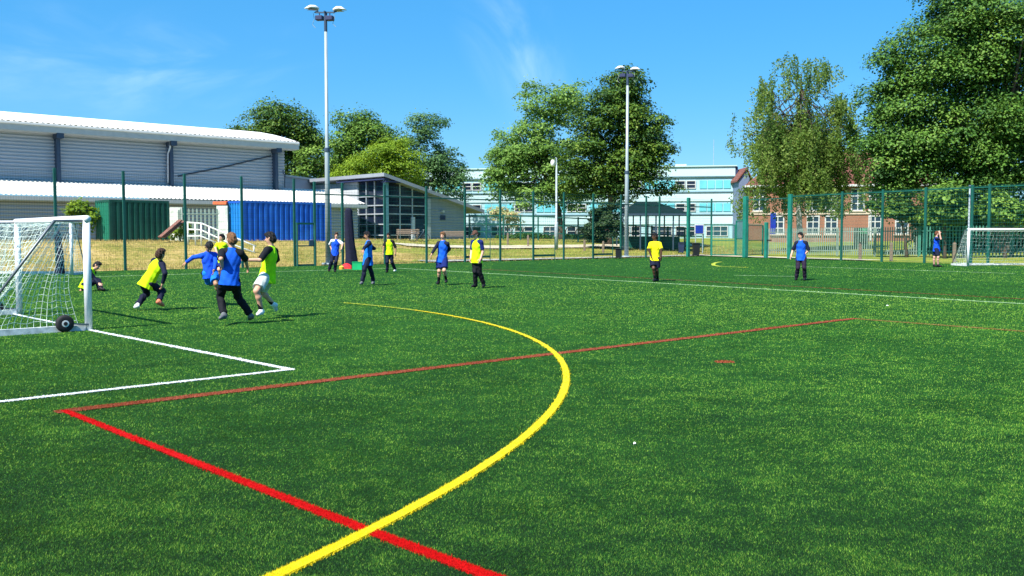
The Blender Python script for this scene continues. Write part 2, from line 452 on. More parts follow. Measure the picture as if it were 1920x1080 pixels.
def fibre_mesh(name, p, mt, parent=None, kind=None, hmul=1.0, line=False):
    n = len(p); r = np.random.default_rng(len(name) + n)
    dist = np.hypot(p[:, 0], p[:, 1])
    lw = np.where(dist < 6, .0032, .0032 * (dist / 6) ** 1.15) * (1.4 if line else 1.0)
    big = vnoise(p, .5, 1) * .12 + vnoise(p, 1.7, 2) * .2 + vnoise(p * np.array([1.0, 1.5]), 4.5, 3) * .38 + vnoise(p, 15, 4) * .3
    hgt = (.005 + .009 * r.random(n)) * (.7 + .6 * big) * hmul * np.clip(.8 + dist / 30, 1, 1.8)
    ang = r.random(n) * 6.283; yaw = r.random(n) * 6.283
    la = np.where(sband(p), 3.9, .95) + 3 * (vnoise(p, .35, 5) - .5) + 2 * (vnoise(p, 2.2, 6) - .5)
    lean = (.003 + .010 * r.random(n)) * np.clip(dist / 10, 1, 2)
    side = np.stack([np.cos(yaw), np.sin(yaw)], -1) * (lw / 2)[:, None] * (.7 + .6 * r.random(n))[:, None]
    top = p + np.stack([np.cos(ang) * lean * .8 + np.cos(la) * .004, np.sin(ang) * lean * .8 + np.sin(la) * .004], -1)
    v = np.zeros((n, 3, 3), np.float32)
    v[:, 0, :2] = p - side; v[:, 1, :2] = p + side; v[:, 2, :2] = top
    z0 = .004 if line else .001
    v[:, :2, 2] = z0; v[:, 2, 2] = hgt + (.004 if line else 0)
    if line: rnd = r.random(n)
    else:
        fr_ = np.clip(10 / dist, .18, 1); rnd = np.clip(.07 + np.clip((dist - 4.5) / 24, 0, .68) + fr_ * (r.normal(-.04, .17, n) + np.where(r.random(n) < .19, .64, 0)) + (big - .5) * (.5 + .5 * fr_), 0, 1)  # fibre colour lightens with distance, painting the sunlit blade sides seen there
        s = sband(p); rnd = np.where(s, rnd * .8, rnd)  # run-off band: colour also darkened for pile brushed away from the sun
    o = npmesh(name, v.reshape(-1, 3), np.arange(n * 3), 3, mt, (0, 0, 0), parent, {'rnd': rnd})
    if kind: tag(o, None, kind=kind)
    return o
BL0 = G(745, 503); BLd = unit(G(1920, 570) - BL0); BLn = V(-BLd[1], BLd[0], 0)
def sband(p):
    s = (p[:, 0] - BL0[0]) * BLn[0] + (p[:, 1] - BL0[1]) * BLn[1]
    w = s + 1.2 * (vnoise(p, .25, 9) - .5)
    return (w > .15) & (w < 9.5 + 0 * s) & (p[:, 0] > -1)
free = np.ones(len(pb), bool)
order = ['yellow_line', 'worn_yellow_line', 'white_line', 'red_line', 'faded_red_line', 'worn_red_line', 'far_white_line', 'brown_line', 'far_yellow_line', 'penalty_spot']
zl = {n: .003 + .0012 * i for i, n in enumerate(reversed(order))}
LD = {l[0]: l for l in LINES}
for n in order:
    _, pls, w, mk = LD[n]
    mb = MB()
    for k, pl in enumerate(pls): strip(mb, pl, w * (1 if 'far' in n or 'brown' in n else .9), zl[n] + .0003 * k, w / 2 if 'yellow_line' not in n else 0)
    o = mb.build(n, M[mk], origin=(0, 0, 0)); tag(o, None, kind='structure')
    # the sheet needs the fibre tint attribute too
    at = o.data.attributes.new('rnd', 'FLOAT', 'FACE'); at.data.foreach_set('value', np.full(len(o.data.polygons), .5, np.float32))
    far = n in ('far_white_line', 'brown_line', 'far_yellow_line')
    sel = np.zeros(len(pb), bool)
    for pl in pls: sel |= dist_pl(pb, pl) < w / 2
    sel &= free; free &= ~sel
    q = pb[sel]
    if len(q):
        q = np.concatenate([q, q + np.random.default_rng(1).normal(0, .009, q.shape).astype(np.float32)])
        f = fibre_mesh('line_fibres', q, M[mk], o, line=True, hmul=1.1 if far else 1.25)
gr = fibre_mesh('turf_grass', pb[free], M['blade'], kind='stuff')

# dry tufts on the bank behind the left fence and along the fence foot
def tufts():
    r = np.random.default_rng(5); n = 90000
    al = r.uniform(-30, 62, n); s = .2 + 24 * r.random(n) ** 1.3
    p = FL0[:2] + FLd[:2] * al[:, None] + FLn[:2] * s[:, None]
    z = hz(p[:, 0], p[:, 1]) - .03
    h = .05 + .14 * r.random(n) ** 2 + .12 * np.exp(-s) * r.random(n)
    w = .006 + .014 * r.random(n); yaw = r.random(n) * 6.283
    sd = np.stack([np.cos(yaw), np.sin(yaw)], -1) * w[:, None]
    v = np.zeros((n, 3, 3)); v[:, 0, :2] = p - sd; v[:, 1, :2] = p + sd; v[:, 2, :2] = p + r.normal(0, .06, (n, 2))
    v[:, 0, 2] = z; v[:, 1, 2] = z; v[:, 2, 2] = z + h
    o = npmesh('dry_grass', v.reshape(-1, 3), np.arange(n * 3), 3, M['straw'], (0, 0, 0), None, {'rnd': r.random(n)})
    tag(o, None, kind='stuff')
tufts()

# paths behind the fences: sheets that follow the ground
def pathstrip(name, f, n, mt):
    mb = MB(); mb.grid(f, n, 3); o = mb.build(name, mt, smooth=True); tag(o, None, kind='structure')
def along_fence(s0, s1, a0, a1):
    def f(i, j):
        q = FL0 + FLd * (a0 + (a1 - a0) * i) + FLn * (s0 + (s1 - s0) * j)
        return V(q[0], q[1], H(q[0], q[1]) + .05)
    return f
pathstrip('path', along_fence(.5, 2.2, 18, 46), 60, M['paving'])
pathstrip('path', along_fence(11.5, 14, 24, 60), 60, M['sand'])
def along_right(s0, s1, a0, a1):
    def f(i, j):
        q = FR0 + FRd * (a0 + (a1 - a0) * i) + FRn * (s0 + (s1 - s0) * j)
        return V(q[0], q[1], H(q[0], q[1]) + .05)
    return f
pathstrip('path', along_right(.5, 2.6, -6, 10), 40, M['sand'])
# ================================================================== sports hall
W0 = V(-28.7, 73.7, 0)                       # a point on the main long wall
def hp(t, d, z): return W0 + A * t + B * d + UP * z
hall = thing('sports_hall', hp(-2, 5, 1.2), 'long silver ribbed metal sports hall with curved white roof and white lean-to', 'hall')
def t_at(d, z, u):
    k = (u - 960) / FPX; p0 = hp(0, d, z)
    f = lambda t: (p0 + A * t)[0] - k * ((p0 + A * t)[1] * CP - (z - CAMZ) * SP)
    return -f(0) / (f(1) - f(0))
HT0, HT1 = -46, t_at(0, 7, 533)
LT1 = t_at(-5.2, 4.2, 688)
def ribbed(mb, p0, ax, L, z0, z1, pitch, depth, nrm):
    """wall sheet with horizontal trapezoid ribs"""
    n = int((z1 - z0) / pitch); pr = []
    for i in range(n):
        z = z0 + i * pitch
        pr += [(z, 0), (z + pitch * .35, 0), (z + pitch * .5, depth), (z + pitch * .85, depth)]
    pr.append((z1, 0))
    vs = []
    for z, d in pr:
        q = p0 + UP * (z - p0[2]) + nrm * d
        vs += [q, q + ax * L]
    mb.add(vs, [(2 * i, 2 * i + 1, 2 * i + 3, 2 * i + 2) for i in range(len(pr) - 1)])
mb = MB(); ribbed(mb, hp(HT0, 0, 1.0), A, HT1 - HT0, 5.0, 9.15, .25, .1, -B)
mb.add([hp(HT1, 0, 1), hp(HT1, 30, 1), hp(HT1, 30, 9.5), hp(HT1, 15, 12.1), hp(HT1, 0, 9.5)], [(0, 1, 2, 3, 4)])
mb.build('upper_wall', M['hall_wall'], hall)
mb = MB(); ribbed(mb, hp(HT0, -4.6, 1.0), A, LT1 - .6 - HT0, .8, 4.1, .25, .1, -B); mb.build('lower_wall', M['hall_wall'], hall)
def roofz(d): return 9.6 + 2.0 * (1 - ((d - 15) / 16) ** 2)
mb = MB(); nA = 640; prof = [-1.05, -.3, 1, 3, 5.5, 8.5, 12, 15, 19, 24, 31]
t0, t1 = HT0 - 1, t_at(-1.05, 9.5, 560)
vs = []
for i in range(nA + 1):
    t = t0 + (t1 - t0) * i / nA; rib = .05 * (1 if i % 4 in (1, 2) else 0)
    for d in prof: vs.append(hp(t, d, roofz(d) + rib))
w = len(prof); mb.add(vs, [(i * w + j, (i + 1) * w + j, (i + 1) * w + j + 1, i * w + j + 1) for i in range(nA) for j in range(w - 1)])
mb.build('roof', M['hall_roof'], hall)
mb = MB()
ze = roofz(-1.05)
mg = MB(); mg.bbox(hp((t0 + t1) / 2, -1.14, ze - .12), (t1 - t0, .16, .15), A, .03); mg.build('eaves_gutter', M['hall_roof'], hall)
mb.obox(hp((t0 + t1) / 2, -1.06, ze - .4), A * (t1 - t0) / 2, B * .05, UP * .22)          # fascia board
mb.obox(hp((t0 + t1) / 2, -.48, ze - .62), A * (t1 - t0) / 2, B * .55, UP * .04)          # soffit
for d0, d1 in zip(prof[:-1], prof[1:]):
    a_, b_ = hp(t1 + .03, d0, roofz(d0)), hp(t1 + .03, d1, roofz(d1))
    mb.add([a_ - UP * .55, b_ - UP * .55, b_, a_], [(0, 1, 2, 3)])
mb.build('fascia', M['fascia'], hall)
for u in (112, 322, 517, -150):
    q = along(hp(0, -.2, 0) - UP * 0, A, u); q = q + UP * 0
    c = MB(); c.obox(q + UP * 7.2 - B * .1, A * .13, B * .3, UP * 2.0); c.obox(q + UP * 8.8 - B * .4, A * .24, B * .5, UP * .2)
    c.build('column', M['hall_col'], hall)
def on_wall(u, z, d=-.25):
    # point on the main wall (offset d) at pixel column u and height z
    k = (u - 960) / FPX; p0 = hp(0, d, z)
    f = lambda t: (p0 + A * t)[0] - k * ((p0 + A * t)[1] * CP - (z - CAMZ) * SP)
    t = -f(0) / (f(1) - f(0)); return p0 + A * t
mb = MB(); mb.path([on_wall(319, 9.2, -.75), on_wall(319, 8.5, -.75), on_wall(315, 8.0, -.35), on_wall(315, 5.7, -.35)], .07, 8); mb.build('downpipe', M['pipe'], hall, smooth=True)
mb = MB(); mb.path([on_wall(334, 6.3, -.12), on_wall(420, 7.2, -.12), on_wall(470, 7.85, -.12), on_wall(508, 8.35, -.12)], .06, 6); mb.build('dark_diagonal', M['dark_diagonal'], hall)  # thin dark tube rising diagonally across the upper wall
mb = MB(); mb.path([on_wall(531, 7.2, -.15), on_wall(531, 6.9, -.15), on_wall(534, 6.8, -.15), on_wall(534, 5.7, -.15)], .04, 6); mb.build('downpipe', M['hall_col'], hall)
# lean-to roof
mb = MB(); t0, t1 = HT0, LT1; nA = 820; vs = []
for i in range(nA + 1):
    t = t0 + (t1 - t0) * i / nA; rib = .06 * (1 if i % 4 in (1, 2) else 0)
    for d, z in ((-5.2, 4.27), (-2.5, 4.95), (.1 if t < HT1 else .1, 5.6)): vs.append(hp(t, d, z + rib))
mb.add(vs, [(i * 3 + j, (i + 1) * 3 + j, (i + 1) * 3 + j + 1, i * 3 + j + 1) for i in range(nA) for j in range(2)])
mb.build('lean_to_roof', M['hall_roof_low'], hall)
mb = MB(); mb.obox(hp((t0 + t1) / 2, -5.22, 4.08), A * (t1 - t0) / 2, B * .06, UP * .13); mb.obox(hp((t0 + t1) / 2, -4.9, 3.93), A * (t1 - t0) / 2, B * .3, UP * .05)
mb.build('gutter', M['fascia'], hall)

# ================================================================== entrance building with the single-pitch grey roof
E0 = V(-11.0, 82.0, 0)
def ep(t, d, z): return E0 + A * t + B * d + UP * z
ent = thing('entrance_building', ep(4, 3, 1.2), 'low building with sloping grey roof and dark glazed corner right of the hall', 'building')
zr = lambda t: 6.74 - .262 * t
mb = MB(); N = 5
top = [ep(-.7, -.9, zr(-.7) + .0), ep(10.6, -.9, zr(10.6)), ep(10.6, 12, zr(10.6)), ep(-.7, 12, zr(-.7))]
mb.prism(top, -UP * .3); mb.build('roof', M['slate_roof'], ent)
mb = MB()
mb.obox(ep(.3, -.55, 6.2), A * .8, B * .3, UP * .07); mb.obox(ep(-.35, 3, 6.4), A * .3, B * 3.8, UP * .05); mb.build('soffit', M['navy_wall'], ent)
mb = MB(); ribbed(mb, ep(4.4, 0, 1), A, 4.6, 1, 4.1, .25, .03, -B)
mb.add([ep(4.4, 0, 4.1), ep(9, 0, 4.1), ep(9, 0, zr(9) - .3), ep(4.4, 0, zr(4.4) - .3)], [(0, 1, 2, 3)])
mb.add([ep(9, 0, 1), ep(9, 11, 1), ep(9, 11, zr(9) - .3), ep(9, 0, zr(9) - .3)], [(0, 1, 2, 3)])
mb.build('wall', M['clad_grey'], ent)
mb = MB(); mb.obox(ep(-.02, 8.1, 3.6), A * .1, B * 4.0, UP * 2.75); mb.build('side_wall', M['clad_pale'], ent)
# glazing: two faces at the corner
mb = MB(); mb.add([ep(.05, .05, 1), ep(4.4, .05, 1), ep(4.4, .05, zr(4.4) - .3), ep(.05, .05, zr(0) - .3)], [(0, 1, 2, 3)])
mb.add([ep(.05, .05, 1), ep(.05, 4.1, 1), ep(.05, 4.1, zr(0) - .3), ep(.05, .05, zr(0) - .3)], [(0, 1, 2, 3)])
gl = mb.build('glazing', M['glass_d'], ent)
mb = MB()
for t in (.1, 1.55, 2.9, 4.35):
    mb.obox(ep(t, -.03, (1 + zr(t) - .3) / 2), A * .05, B * .05, UP * (zr(t) - 1.3) / 2)
for d in (.1, 1.5, 2.8, 4.05):
    mb.obox(ep(-.03, d, 3.6), A * .05, B * .05, UP * 2.7)
for z in (1.6, 2.55, 3.45, 4.2, 5.0):
    L = 4.3; mb.obox(ep(L / 2 + .05, -.05, z), A * L / 2, B * .035, UP * .05); mb.obox(ep(-.05, 2.1, z), A * .035, B * 2, UP * .05)
mb.build('mullion', M['mullion'], ent)
for t, d in ((-.1, -.3), (4.5, -.25)):
    mb = MB(); mb.obox(ep(t, d, 3.7 if t < 1 else 3.0), A * .17, B * .17, UP * (2.7 if t < 1 else 2.0)); mb.build('column', M['teal_col'] if t < 1 else M['mullion'], ent)
mb = MB(); mb.obox(ep(2.9, -.12, 2.1), A * .16, B * .1, UP * 1.1); mb.build('door_post', M['pipe'], ent)
mb = MB(); mb.obox(ep(3.6, -.09, 2.05), A * .5, B * .03, UP * 1.0); mb.build('door', M['glass'], ent)
mb = MB(); mb.obox(ep(6.3, -.1, 3.2), A * .28, B * .03, UP * .2); mb.build('wall_sign', M['navy_wall'], ent)
mb = MB(); mb.obox(ep(6.2, -.2, 3.75), A * .12, B * .15, UP * .09); mb.build('wall_lamp', M['frame_w'], ent)
link_b = thing('link_block', ep(-6, 9, 1.2), 'plain grey-blue flat topped block between hall gable and entrance building', 'building')
mb = MB()
a_, b_ = P(534, 331, 86.5), P(612, 341, 93)
d_ = unit(V(*(b_ - a_)[:2], 0)); n_ = V(-d_[1], d_[0], 0)
mb.add([V(a_[0], a_[1], 1), V(b_[0], b_[1], 1), b_, a_, *(q + n_ * 8 for q in (V(a_[0], a_[1], 1), V(b_[0], b_[1], 1), b_, a_))],
       [(0, 1, 2, 3), (5, 4, 7, 6), (1, 5, 6, 2), (4, 0, 3, 7), (3, 2, 6, 7)])
mb.build('wall', M['clad_grey'], link_b)
mb = MB(); mb.bar(a_ + UP * .08, b_ + UP * .08, .3, .16); mb.build('coping', M['fascia'], link_b)

# ================================================================== turquoise school building
S0, S1 = P(872, 447, 121.0), P(1377, 447, 115.0)
S0[2] = S1[2] = 0
Sd = unit(S1 - S0); Sn = V(Sd[1], -Sd[0], 0); SL = np.linalg.norm(S1 - S0)      # Sn faces the camera
SX0 = -14.0
def sp(x, z, o=0): return S0 + Sd * x + UP * z + Sn * o
school = thing('school_block', sp(SL / 2, .9), 'long three storey white and turquoise school block with window bands', 'school')
mb = MB(); mb.obox(sp((SX0 + SL) / 2, 5.4, -6), Sd * (SL - SX0) / 2, Sn * 6, UP * 4.55); mb.build('wall', M['school'], school)
for z, h in ((9.35, .62), (6.2, .45), (3.45, .5)):
    mb = MB(); mb.obox(sp((SX0 + SL) / 2, z, .06), Sd * (SL - SX0) / 2, Sn * .06, UP * h); mb.build('white_band', M['school_w'], school)
for z in (8.72, 6.85, 4.1):
    mb = MB(); mb.obox(sp((SX0 + SL) / 2, z, .1), Sd * (SL - SX0) / 2, Sn * .1, UP * .07); mb.build('trim_band', M['line_dark'], school)
mb = MB(); mb.obox(sp((SX0 + SL) / 2, 10.0, -5.9), Sd * (SL - SX0 + .4) / 2, Sn * 6.2, UP * .06); mb.build('roof', M['school_w'], school)
for x in (SL - 12.5, SL - 6.5, 8):
    mb = MB(); mb.bbox(sp(x, 10.25, -3), (1.4, 1.2, .4), Sd); mb.build('roof_vent', M['fascia'], school)
mb = MB(); mb.tube(sp(SL - 2.5, 10, -3), sp(SL - 2.5, 13.5, -3), .03); mb.build('aerial', M['galv'], school)
def window(parent, cpt, wx, wz, dx, nrm, frame, pane, nx=1, nz=1, name='window', fw=.09):
    mb = MB()
    for s in (-1, 1):
        mb.obox(cpt + dx * s * (wx / 2 - fw / 2) + nrm * .05, dx * fw / 2, nrm * .06, UP * wz / 2)
        mb.obox(cpt + UP * s * (wz / 2 - fw / 2) + nrm * .05, dx * (wx / 2 - fw), nrm * .055, UP * fw / 2)
    for i in range(1, nx): mb.obox(cpt + dx * (-wx / 2 + wx * i / nx) + nrm * .045, dx * fw / 2.4, nrm * .05, UP * (wz / 2 - fw))
    for i in range(1, nz): mb.obox(cpt + UP * (-wz / 2 + wz * i / nz) + nrm * .042, dx * (wx / 2 - fw), nrm * .045, UP * fw / 2.4)
    f = mb.build(name, frame, parent)
    mb = MB(); c = cpt + nrm * .03
    mb.quad(c - dx * (wx / 2 - fw * .9) - UP * (wz / 2 - fw * .9), c + dx * (wx / 2 - fw * .9) - UP * (wz / 2 - fw * .9), c + dx * (wx / 2 - fw * .9) + UP * (wz / 2 - fw * .9), c - dx * (wx / 2 - fw * .9) + UP * (wz / 2 - fw * .9))
    mb.build_sub('pane', pane, f, parent)
    return f
def build_sub(s, name, m, part, thing_):
    """a sub-part: mesh in the thing's coordinates under a part that has no offset of its own"""
    o = s.build(name, m, thing_); o.parent = part; return o
MB.build_sub = build_sub
for row, (z, h) in enumerate(((7.78, 1.0), (5.0, 1.0), (2.1, 1.25))):
    x = SL - .5; k = 0
    while x > SX0 + 3:
        if k % 2 == 0:
            for j in range(4 if row < 2 else 0):
                c = sp(x - .45 - j * .95, z, .02); mb = MB(); mb.obox(c, Sd * .42, Sn * .05, UP * h / 2); mb.build('turquoise_panel', M['turq'], school)
            if row == 2:
                window(school, sp(x - 1.6, z, .0), 2.6, h, Sd, Sn, M['frame_w'], M['glass'], 3, 2)
            x -= 4.0
        else:
            for j in range(2): window(school, sp(x - .75 - j * 1.25, z, .0), 1.15, h, Sd, Sn, M['frame_w'], M['glass_d'], 1, 2)
            x -= 2.7
        k += 1
mb = MB(); mb.obox(sp(SL + .16, 5.0, -5), Sd * .15, Sn * 5, UP * 4.9); mb.build('end_wall', M['navy_wall'], school)

# ================================================================== brick building
K0, K1 = P(1403, 455, 108.0), P(1760, 455, 104.0); K0[2] = K1[2] = 0
Kd = unit(K1 - K0); Kn = V(Kd[1], -Kd[0], 0); KL = np.linalg.norm(K1 - K0)
def kp(x, z, o=0): return K0 + Kd * x + UP * z + Kn * o
def kx(u):
    f = lambda x: kp(x, 3)[0] - (u - 960) / FPX * (kp(x, 3)[1] * CP)
    return -f(0) / (f(1) - f(0))
brick = thing('brick_building', kp(KL / 2, .7), 'two storey red brick building with clay tile roof and white windows behind the weeping tree', 'building')
mb = MB(); mb.obox(kp(KL / 2, 3.9, -5), Kd * KL / 2, Kn * 5, UP * 3.3); mb.build('wall', M['brick'], brick)
mb = MB()
e = .5
b0 = [kp(-e, 7.25, e), kp(KL + e, 7.25, e), kp(KL + e, 7.25, -10 - e), kp(-e, 7.25, -10 - e)]; r0, r1 = kp(4.5, 11.4, -5), kp(KL - 4.5, 11.4, -5)
mb.add(b0 + [r0, r1], [(0, 1, 5, 4), (1, 2, 5), (2, 3, 4, 5), (3, 0, 4), (3, 2, 1, 0)]); mb.build('roof', M['tile'], brick)
mb = MB(); mb.obox(kp(KL / 2, 7.13, e * .9), Kd * (KL / 2 + e), Kn * .08, UP * .12); mb.build('gutter', M['frame_w'], brick)
mb = MB(); mb.obox(kp(KL / 2, 4.05, .05), Kd * KL / 2, Kn * .06, UP * .12); mb.build('stone_band', M['stone'], brick)
mb = MB(); mb.bbox(kp(9.3, 12.0, -5), (1.3, .9, 2.0), Kd); mb.build('chimney', M['brick'], brick)
for u in (1423, 1522, 1558, 1607, 1640, 1690):
    w = window(brick, kp(kx(u), 5.55), 1.45, 2.5, Kd, Kn, M['frame_w'], M['glass'], 2, 3, fw=.13)
    mb = MB(); mb.obox(kp(kx(u), 4.26, .1), Kd * .85, Kn * .1, UP * .06); mb.build_sub('sill', M['stone'], w, brick)
for u in (1458, 1524, 1558, 1640, 1690):
    w = window(brick, kp(kx(u), 2.75), 1.4, 2.1, Kd, Kn, M['frame_w'], M['glass'], 2, 3, fw=.13)
    mb = MB(); mb.obox(kp(kx(u), 1.64, .1), Kd * .85, Kn * .1, UP * .06); mb.build_sub('sill', M['stone'], w, brick)
mb = MB(); mb.tube(kp(kx(1632), 1, .15), kp(kx(1632), 7, .15), .07); mb.build('downpipe', M['frame_w'], brick)
mb = MB(); mb.obox(kp(kx(1449), 2.9, .1), Kd * .3, Kn * .06, UP * 1.2); mb.build('blue_panel', M['sign_blue'], brick)
# narrow grey-blue house end between school and brick building
gb = thing('gabled_house', V(*P(1394, 455, 112)[:2], .9), 'narrow grey-blue house end with dark roof squeezed beside the turquoise school block', 'house')
q0, q1 = P(1384, 455, 112), P(1412, 455, 112); q0[2] = q1[2] = .8
mb = MB(); zt = P(1390, 338, 112)[2]; mb.prism([q0, q1, V(q1[0], q1[1], zt - 1.2), V((q0[0] + q1[0]) / 2, q0[1], zt + 1.2), V(q0[0], q0[1], zt)], V(0, 6, 0)); mb.build('wall', M['greyblue'], gb)
mb = MB(); pk = V((q0[0] + q1[0]) / 2, q0[1] - .2, zt + 1.35)
mb.prism([pk, V(q1[0] + .4, q0[1] - .2, zt - 1.3), V(q1[0] + .4, q0[1] - .2, zt - 1.1), pk + UP * .2], V(0, 6.3, 0))
mb.prism([pk, pk + UP * .2, V(q0[0] - .3, q0[1] - .2, zt - .0), V(q0[0] - .3, q0[1] - .2, zt - .2)], V(0, 6.3, 0)); mb.build('roof', M['tile'], gb)

# ================================================================== containers
def container(u0, u1, u2, vt, vb, Y, body, endm, label):
    """u0-u1 the end, u1-u2 the long side; both rest on the bank"""
    c = P(u1, vb, Y); z0 = H(c[0], c[1]) - .1; c[2] = z0; h = P(u1, vt, Y)[2] - z0
    q = along_z(c, A, u2); L = np.linalg.norm(q - c); q2 = along_z(c, B, u0); Wd = min(np.linalg.norm(q2 - c), 2.5)
    o = thing('shipping_container', c + A * L / 2 + B * Wd / 2, label, 'container', 'containers on the bank')
    def corr(p0, ax, L, nrm, m, name):
        n = max(3, int(L / .36)); vs = []; prf = []
        for i in range(n):
            x = .1 + (L - .2) * i / n; w = (L - .2) / n
            prf += [(x, 0), (x + w * .4, 0), (x + w * .52, -.1), (x + w * .88, -.1)]
        prf.append((L - .1, 0))
        for x, d in prf:
            b = p0 + ax * x + nrm * d; vs += [b + UP * .14, b + UP * (h - .14)]
        mb = MB(); mb.add(vs, [(2 * i, 2 * i + 2, 2 * i + 3, 2 * i + 1) for i in range(len(prf) - 1)]); mb.build(name, m, o)
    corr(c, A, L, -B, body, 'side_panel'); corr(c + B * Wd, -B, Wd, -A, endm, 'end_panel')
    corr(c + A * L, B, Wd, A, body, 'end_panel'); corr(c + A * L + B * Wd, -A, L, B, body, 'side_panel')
    mb = MB()
    for s in (0, 1):
        for r in (0, 1): mb.obox(c + A * (s * L + (.06 - .12 * s)) + B * (r * Wd + (.06 - .12 * r)) + UP * h / 2, A * .075, B * .075, UP * h / 2)
        for z in (.07, h - .07):
            mb.obox(c + A * L / 2 + B * (s * Wd + (.05 - .1 * s)) + UP * z, A * (L / 2 - .14), B * .06, UP * .07)
            mb.obox(c + A * (s * L + (.05 - .1 * s)) + B * Wd / 2 + UP * z, A * .06, B * (Wd / 2 - .14), UP * .07)
    mb.build('frame', body, o)
    mb = MB(); mb.obox(c + A * L / 2 + B * Wd / 2 + UP * (h - .05), A * (L / 2 - .13), B * (Wd / 2 - .13), UP * .02); mb.build('roof', body, o)
    return o
def along_z(p0, d, u):
    k = (u - 960) / FPX; f = lambda t: (p0 + d * t)[0] - k * ((p0 + d * t)[1] * CP - (p0[2] - CAMZ) * SP)
    return p0 + d * (-f(0) / (f(1) - f(0)))
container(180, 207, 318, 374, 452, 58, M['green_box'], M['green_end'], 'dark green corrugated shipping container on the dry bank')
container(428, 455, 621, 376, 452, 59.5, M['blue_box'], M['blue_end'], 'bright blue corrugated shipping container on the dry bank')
mb = MB()
mb.obox(P(416, 381, 61), V(.42, .02, 0), V(0, .5, 0), V(-.0, .02, .09)); mb.prism([P(404, 384, 61), P(426, 381, 61), P(428, 377, 61), P(406, 378.5, 61)], V(0, .3, 0))
tag(mb.build('orange_sheet', M['orange']), 'orange sheet lying along the top of the pale panels left of the blue container', 'sheet')

# ================================================================== fences
def fence_run(name, label, group, p0, d, us, height, postw, pm, mesh=True, rail=None, vs=.1, hs=.2, ww=.007, skip=(), thick=(), base=None, lowrail=()):
    pts = [along(p0, d, u) for u in us]
    for q in pts: q[2] = H(q[0], q[1]) if base is None else base
    o = thing(name, (pts[0] + pts[-1]) / 2 * V(1, 1, 0) + UP * pts[0][2], label, 'fence', group)
    nrm = V(-d[1], d[0], 0)
    for i, q in enumerate(pts):
        w = postw * (2.0 if us[i] in thick else 1)
        mb = MB(); mb.bbox(q + UP * (height / 2 - .05), (w, w * .7, height + .1), d, .012); mb.build('post', M['fence_l'] if us[i] in thick else pm, o)
    for i in range(len(pts) - 1):
        if us[i] in skip: continue
        a_, b_ = pts[i] + nrm * .05, pts[i + 1] + nrm * .05
        L = np.linalg.norm(b_ - a_); dd = (b_ - a_) / L
        if mesh:
            mb = MB(); n = max(2, int(L / vs))
            for k in range(1, n):
                q = a_ + (b_ - a_) * k / n; w = ww / 2
                mb.add([q - dd * w + UP * .05, q + dd * w + UP * .05, q + dd * w + UP * (height - .08), q - dd * w + UP * (height - .08)], [(0, 1, 2, 3)])
            for k in range(int((height - .1) / hs) + 1):
                z = .08 + k * hs
                mb.bar(a_ + UP * z, b_ + UP * z, ww, ww * 1.4)
            mb.build('mesh_panel', M['wire'], o)
        if rail:
            mb = MB(); mb.bar(a_ + UP * rail, b_ + UP * rail, .05, .07); mb.build('rail', pm, o)
        if us[i] in lowrail:
            mb = MB(); e = a_ + (b_ - a_) * .72; mb.bar(a_ + UP * .3, e + UP * .3, .05, .13); mb.bar(e, e + UP * 1.5, .05); mb.build('low_rail', pm, o)
    return o
usL = [-190, -20, 107, 235, 349, 455, 553]
fence_run('pitch_fence', 'tall dark green mesh fence in front of the dry bank and hall', 'pitch fence runs', FL0, FLd, usL, 4.5, .12, M['fence'], ww=.0045)
usM = [591, 643, 722, 800, 872, 938, 1000, 1057, 1112, 1164, 1211, 1236, 1290, 1333]
fence_run('pitch_fence', 'tall green mesh fence with a thin top rail between glazed building and bins', 'pitch fence runs', FL0, FLd, usM, 4.4, .13, M['fence'], rail=3.75, thick=(1290,), skip=(), lowrail=(872, 1000, 1112))
usR = [1480, 1577, 1653, 1733, 1820, 1852, 1935, 2010]
fence_run('pitch_fence', 'tall green mesh fence along the right side behind the goalkeeper', 'pitch fence runs', FR0, FRd, usR, 4.35, .14, M['fence'], rail=4.2, thick=(1480,))
# gates
g0, g1 = along(FL0, FLd, 553.5), along(FL0, FLd, 590.5)
g0 = g0 - FLn * .12; g1 = g1 - FLn * .12
gate = thing('pitch_gate', (g0 + g1) / 2, 'narrow dark green open framed gate below the blue container', 'gate')
mb = MB()
for q in (g0 + FLd * .06, g1 - FLd * .06): mb.bar(q, q + UP * 2.25, .12, .08)
mb.bar(g0 + UP * 2.2, g1 + UP * 2.2, .08, .1); mb.bar(g0 + UP * .05, g1 + UP * .05, .06, .1); mb.bar(g0 + UP * 1.05, g1 + UP * 1.05, .05, .06)
mb.build('frame', M['fence'], gate)
mb = MB(); mb.obox(g1 - FLd * .28 + UP * 1.2, FLd * .12, FLn * .05, UP * .14); mb.build('lock_box', M['galv_dark'], gate)
mb = MB()
for k in range(1, 14):
    q = g0 + (g1 - g0) * k / 14; mb.bar(q + UP * .1, q + UP * 2.15, .006)
for k in range(1, 11): mb.bar(g0 + UP * .2 * k, g1 + UP * .2 * k, .006)
mb.build('mesh_panel', M['wire'], gate)
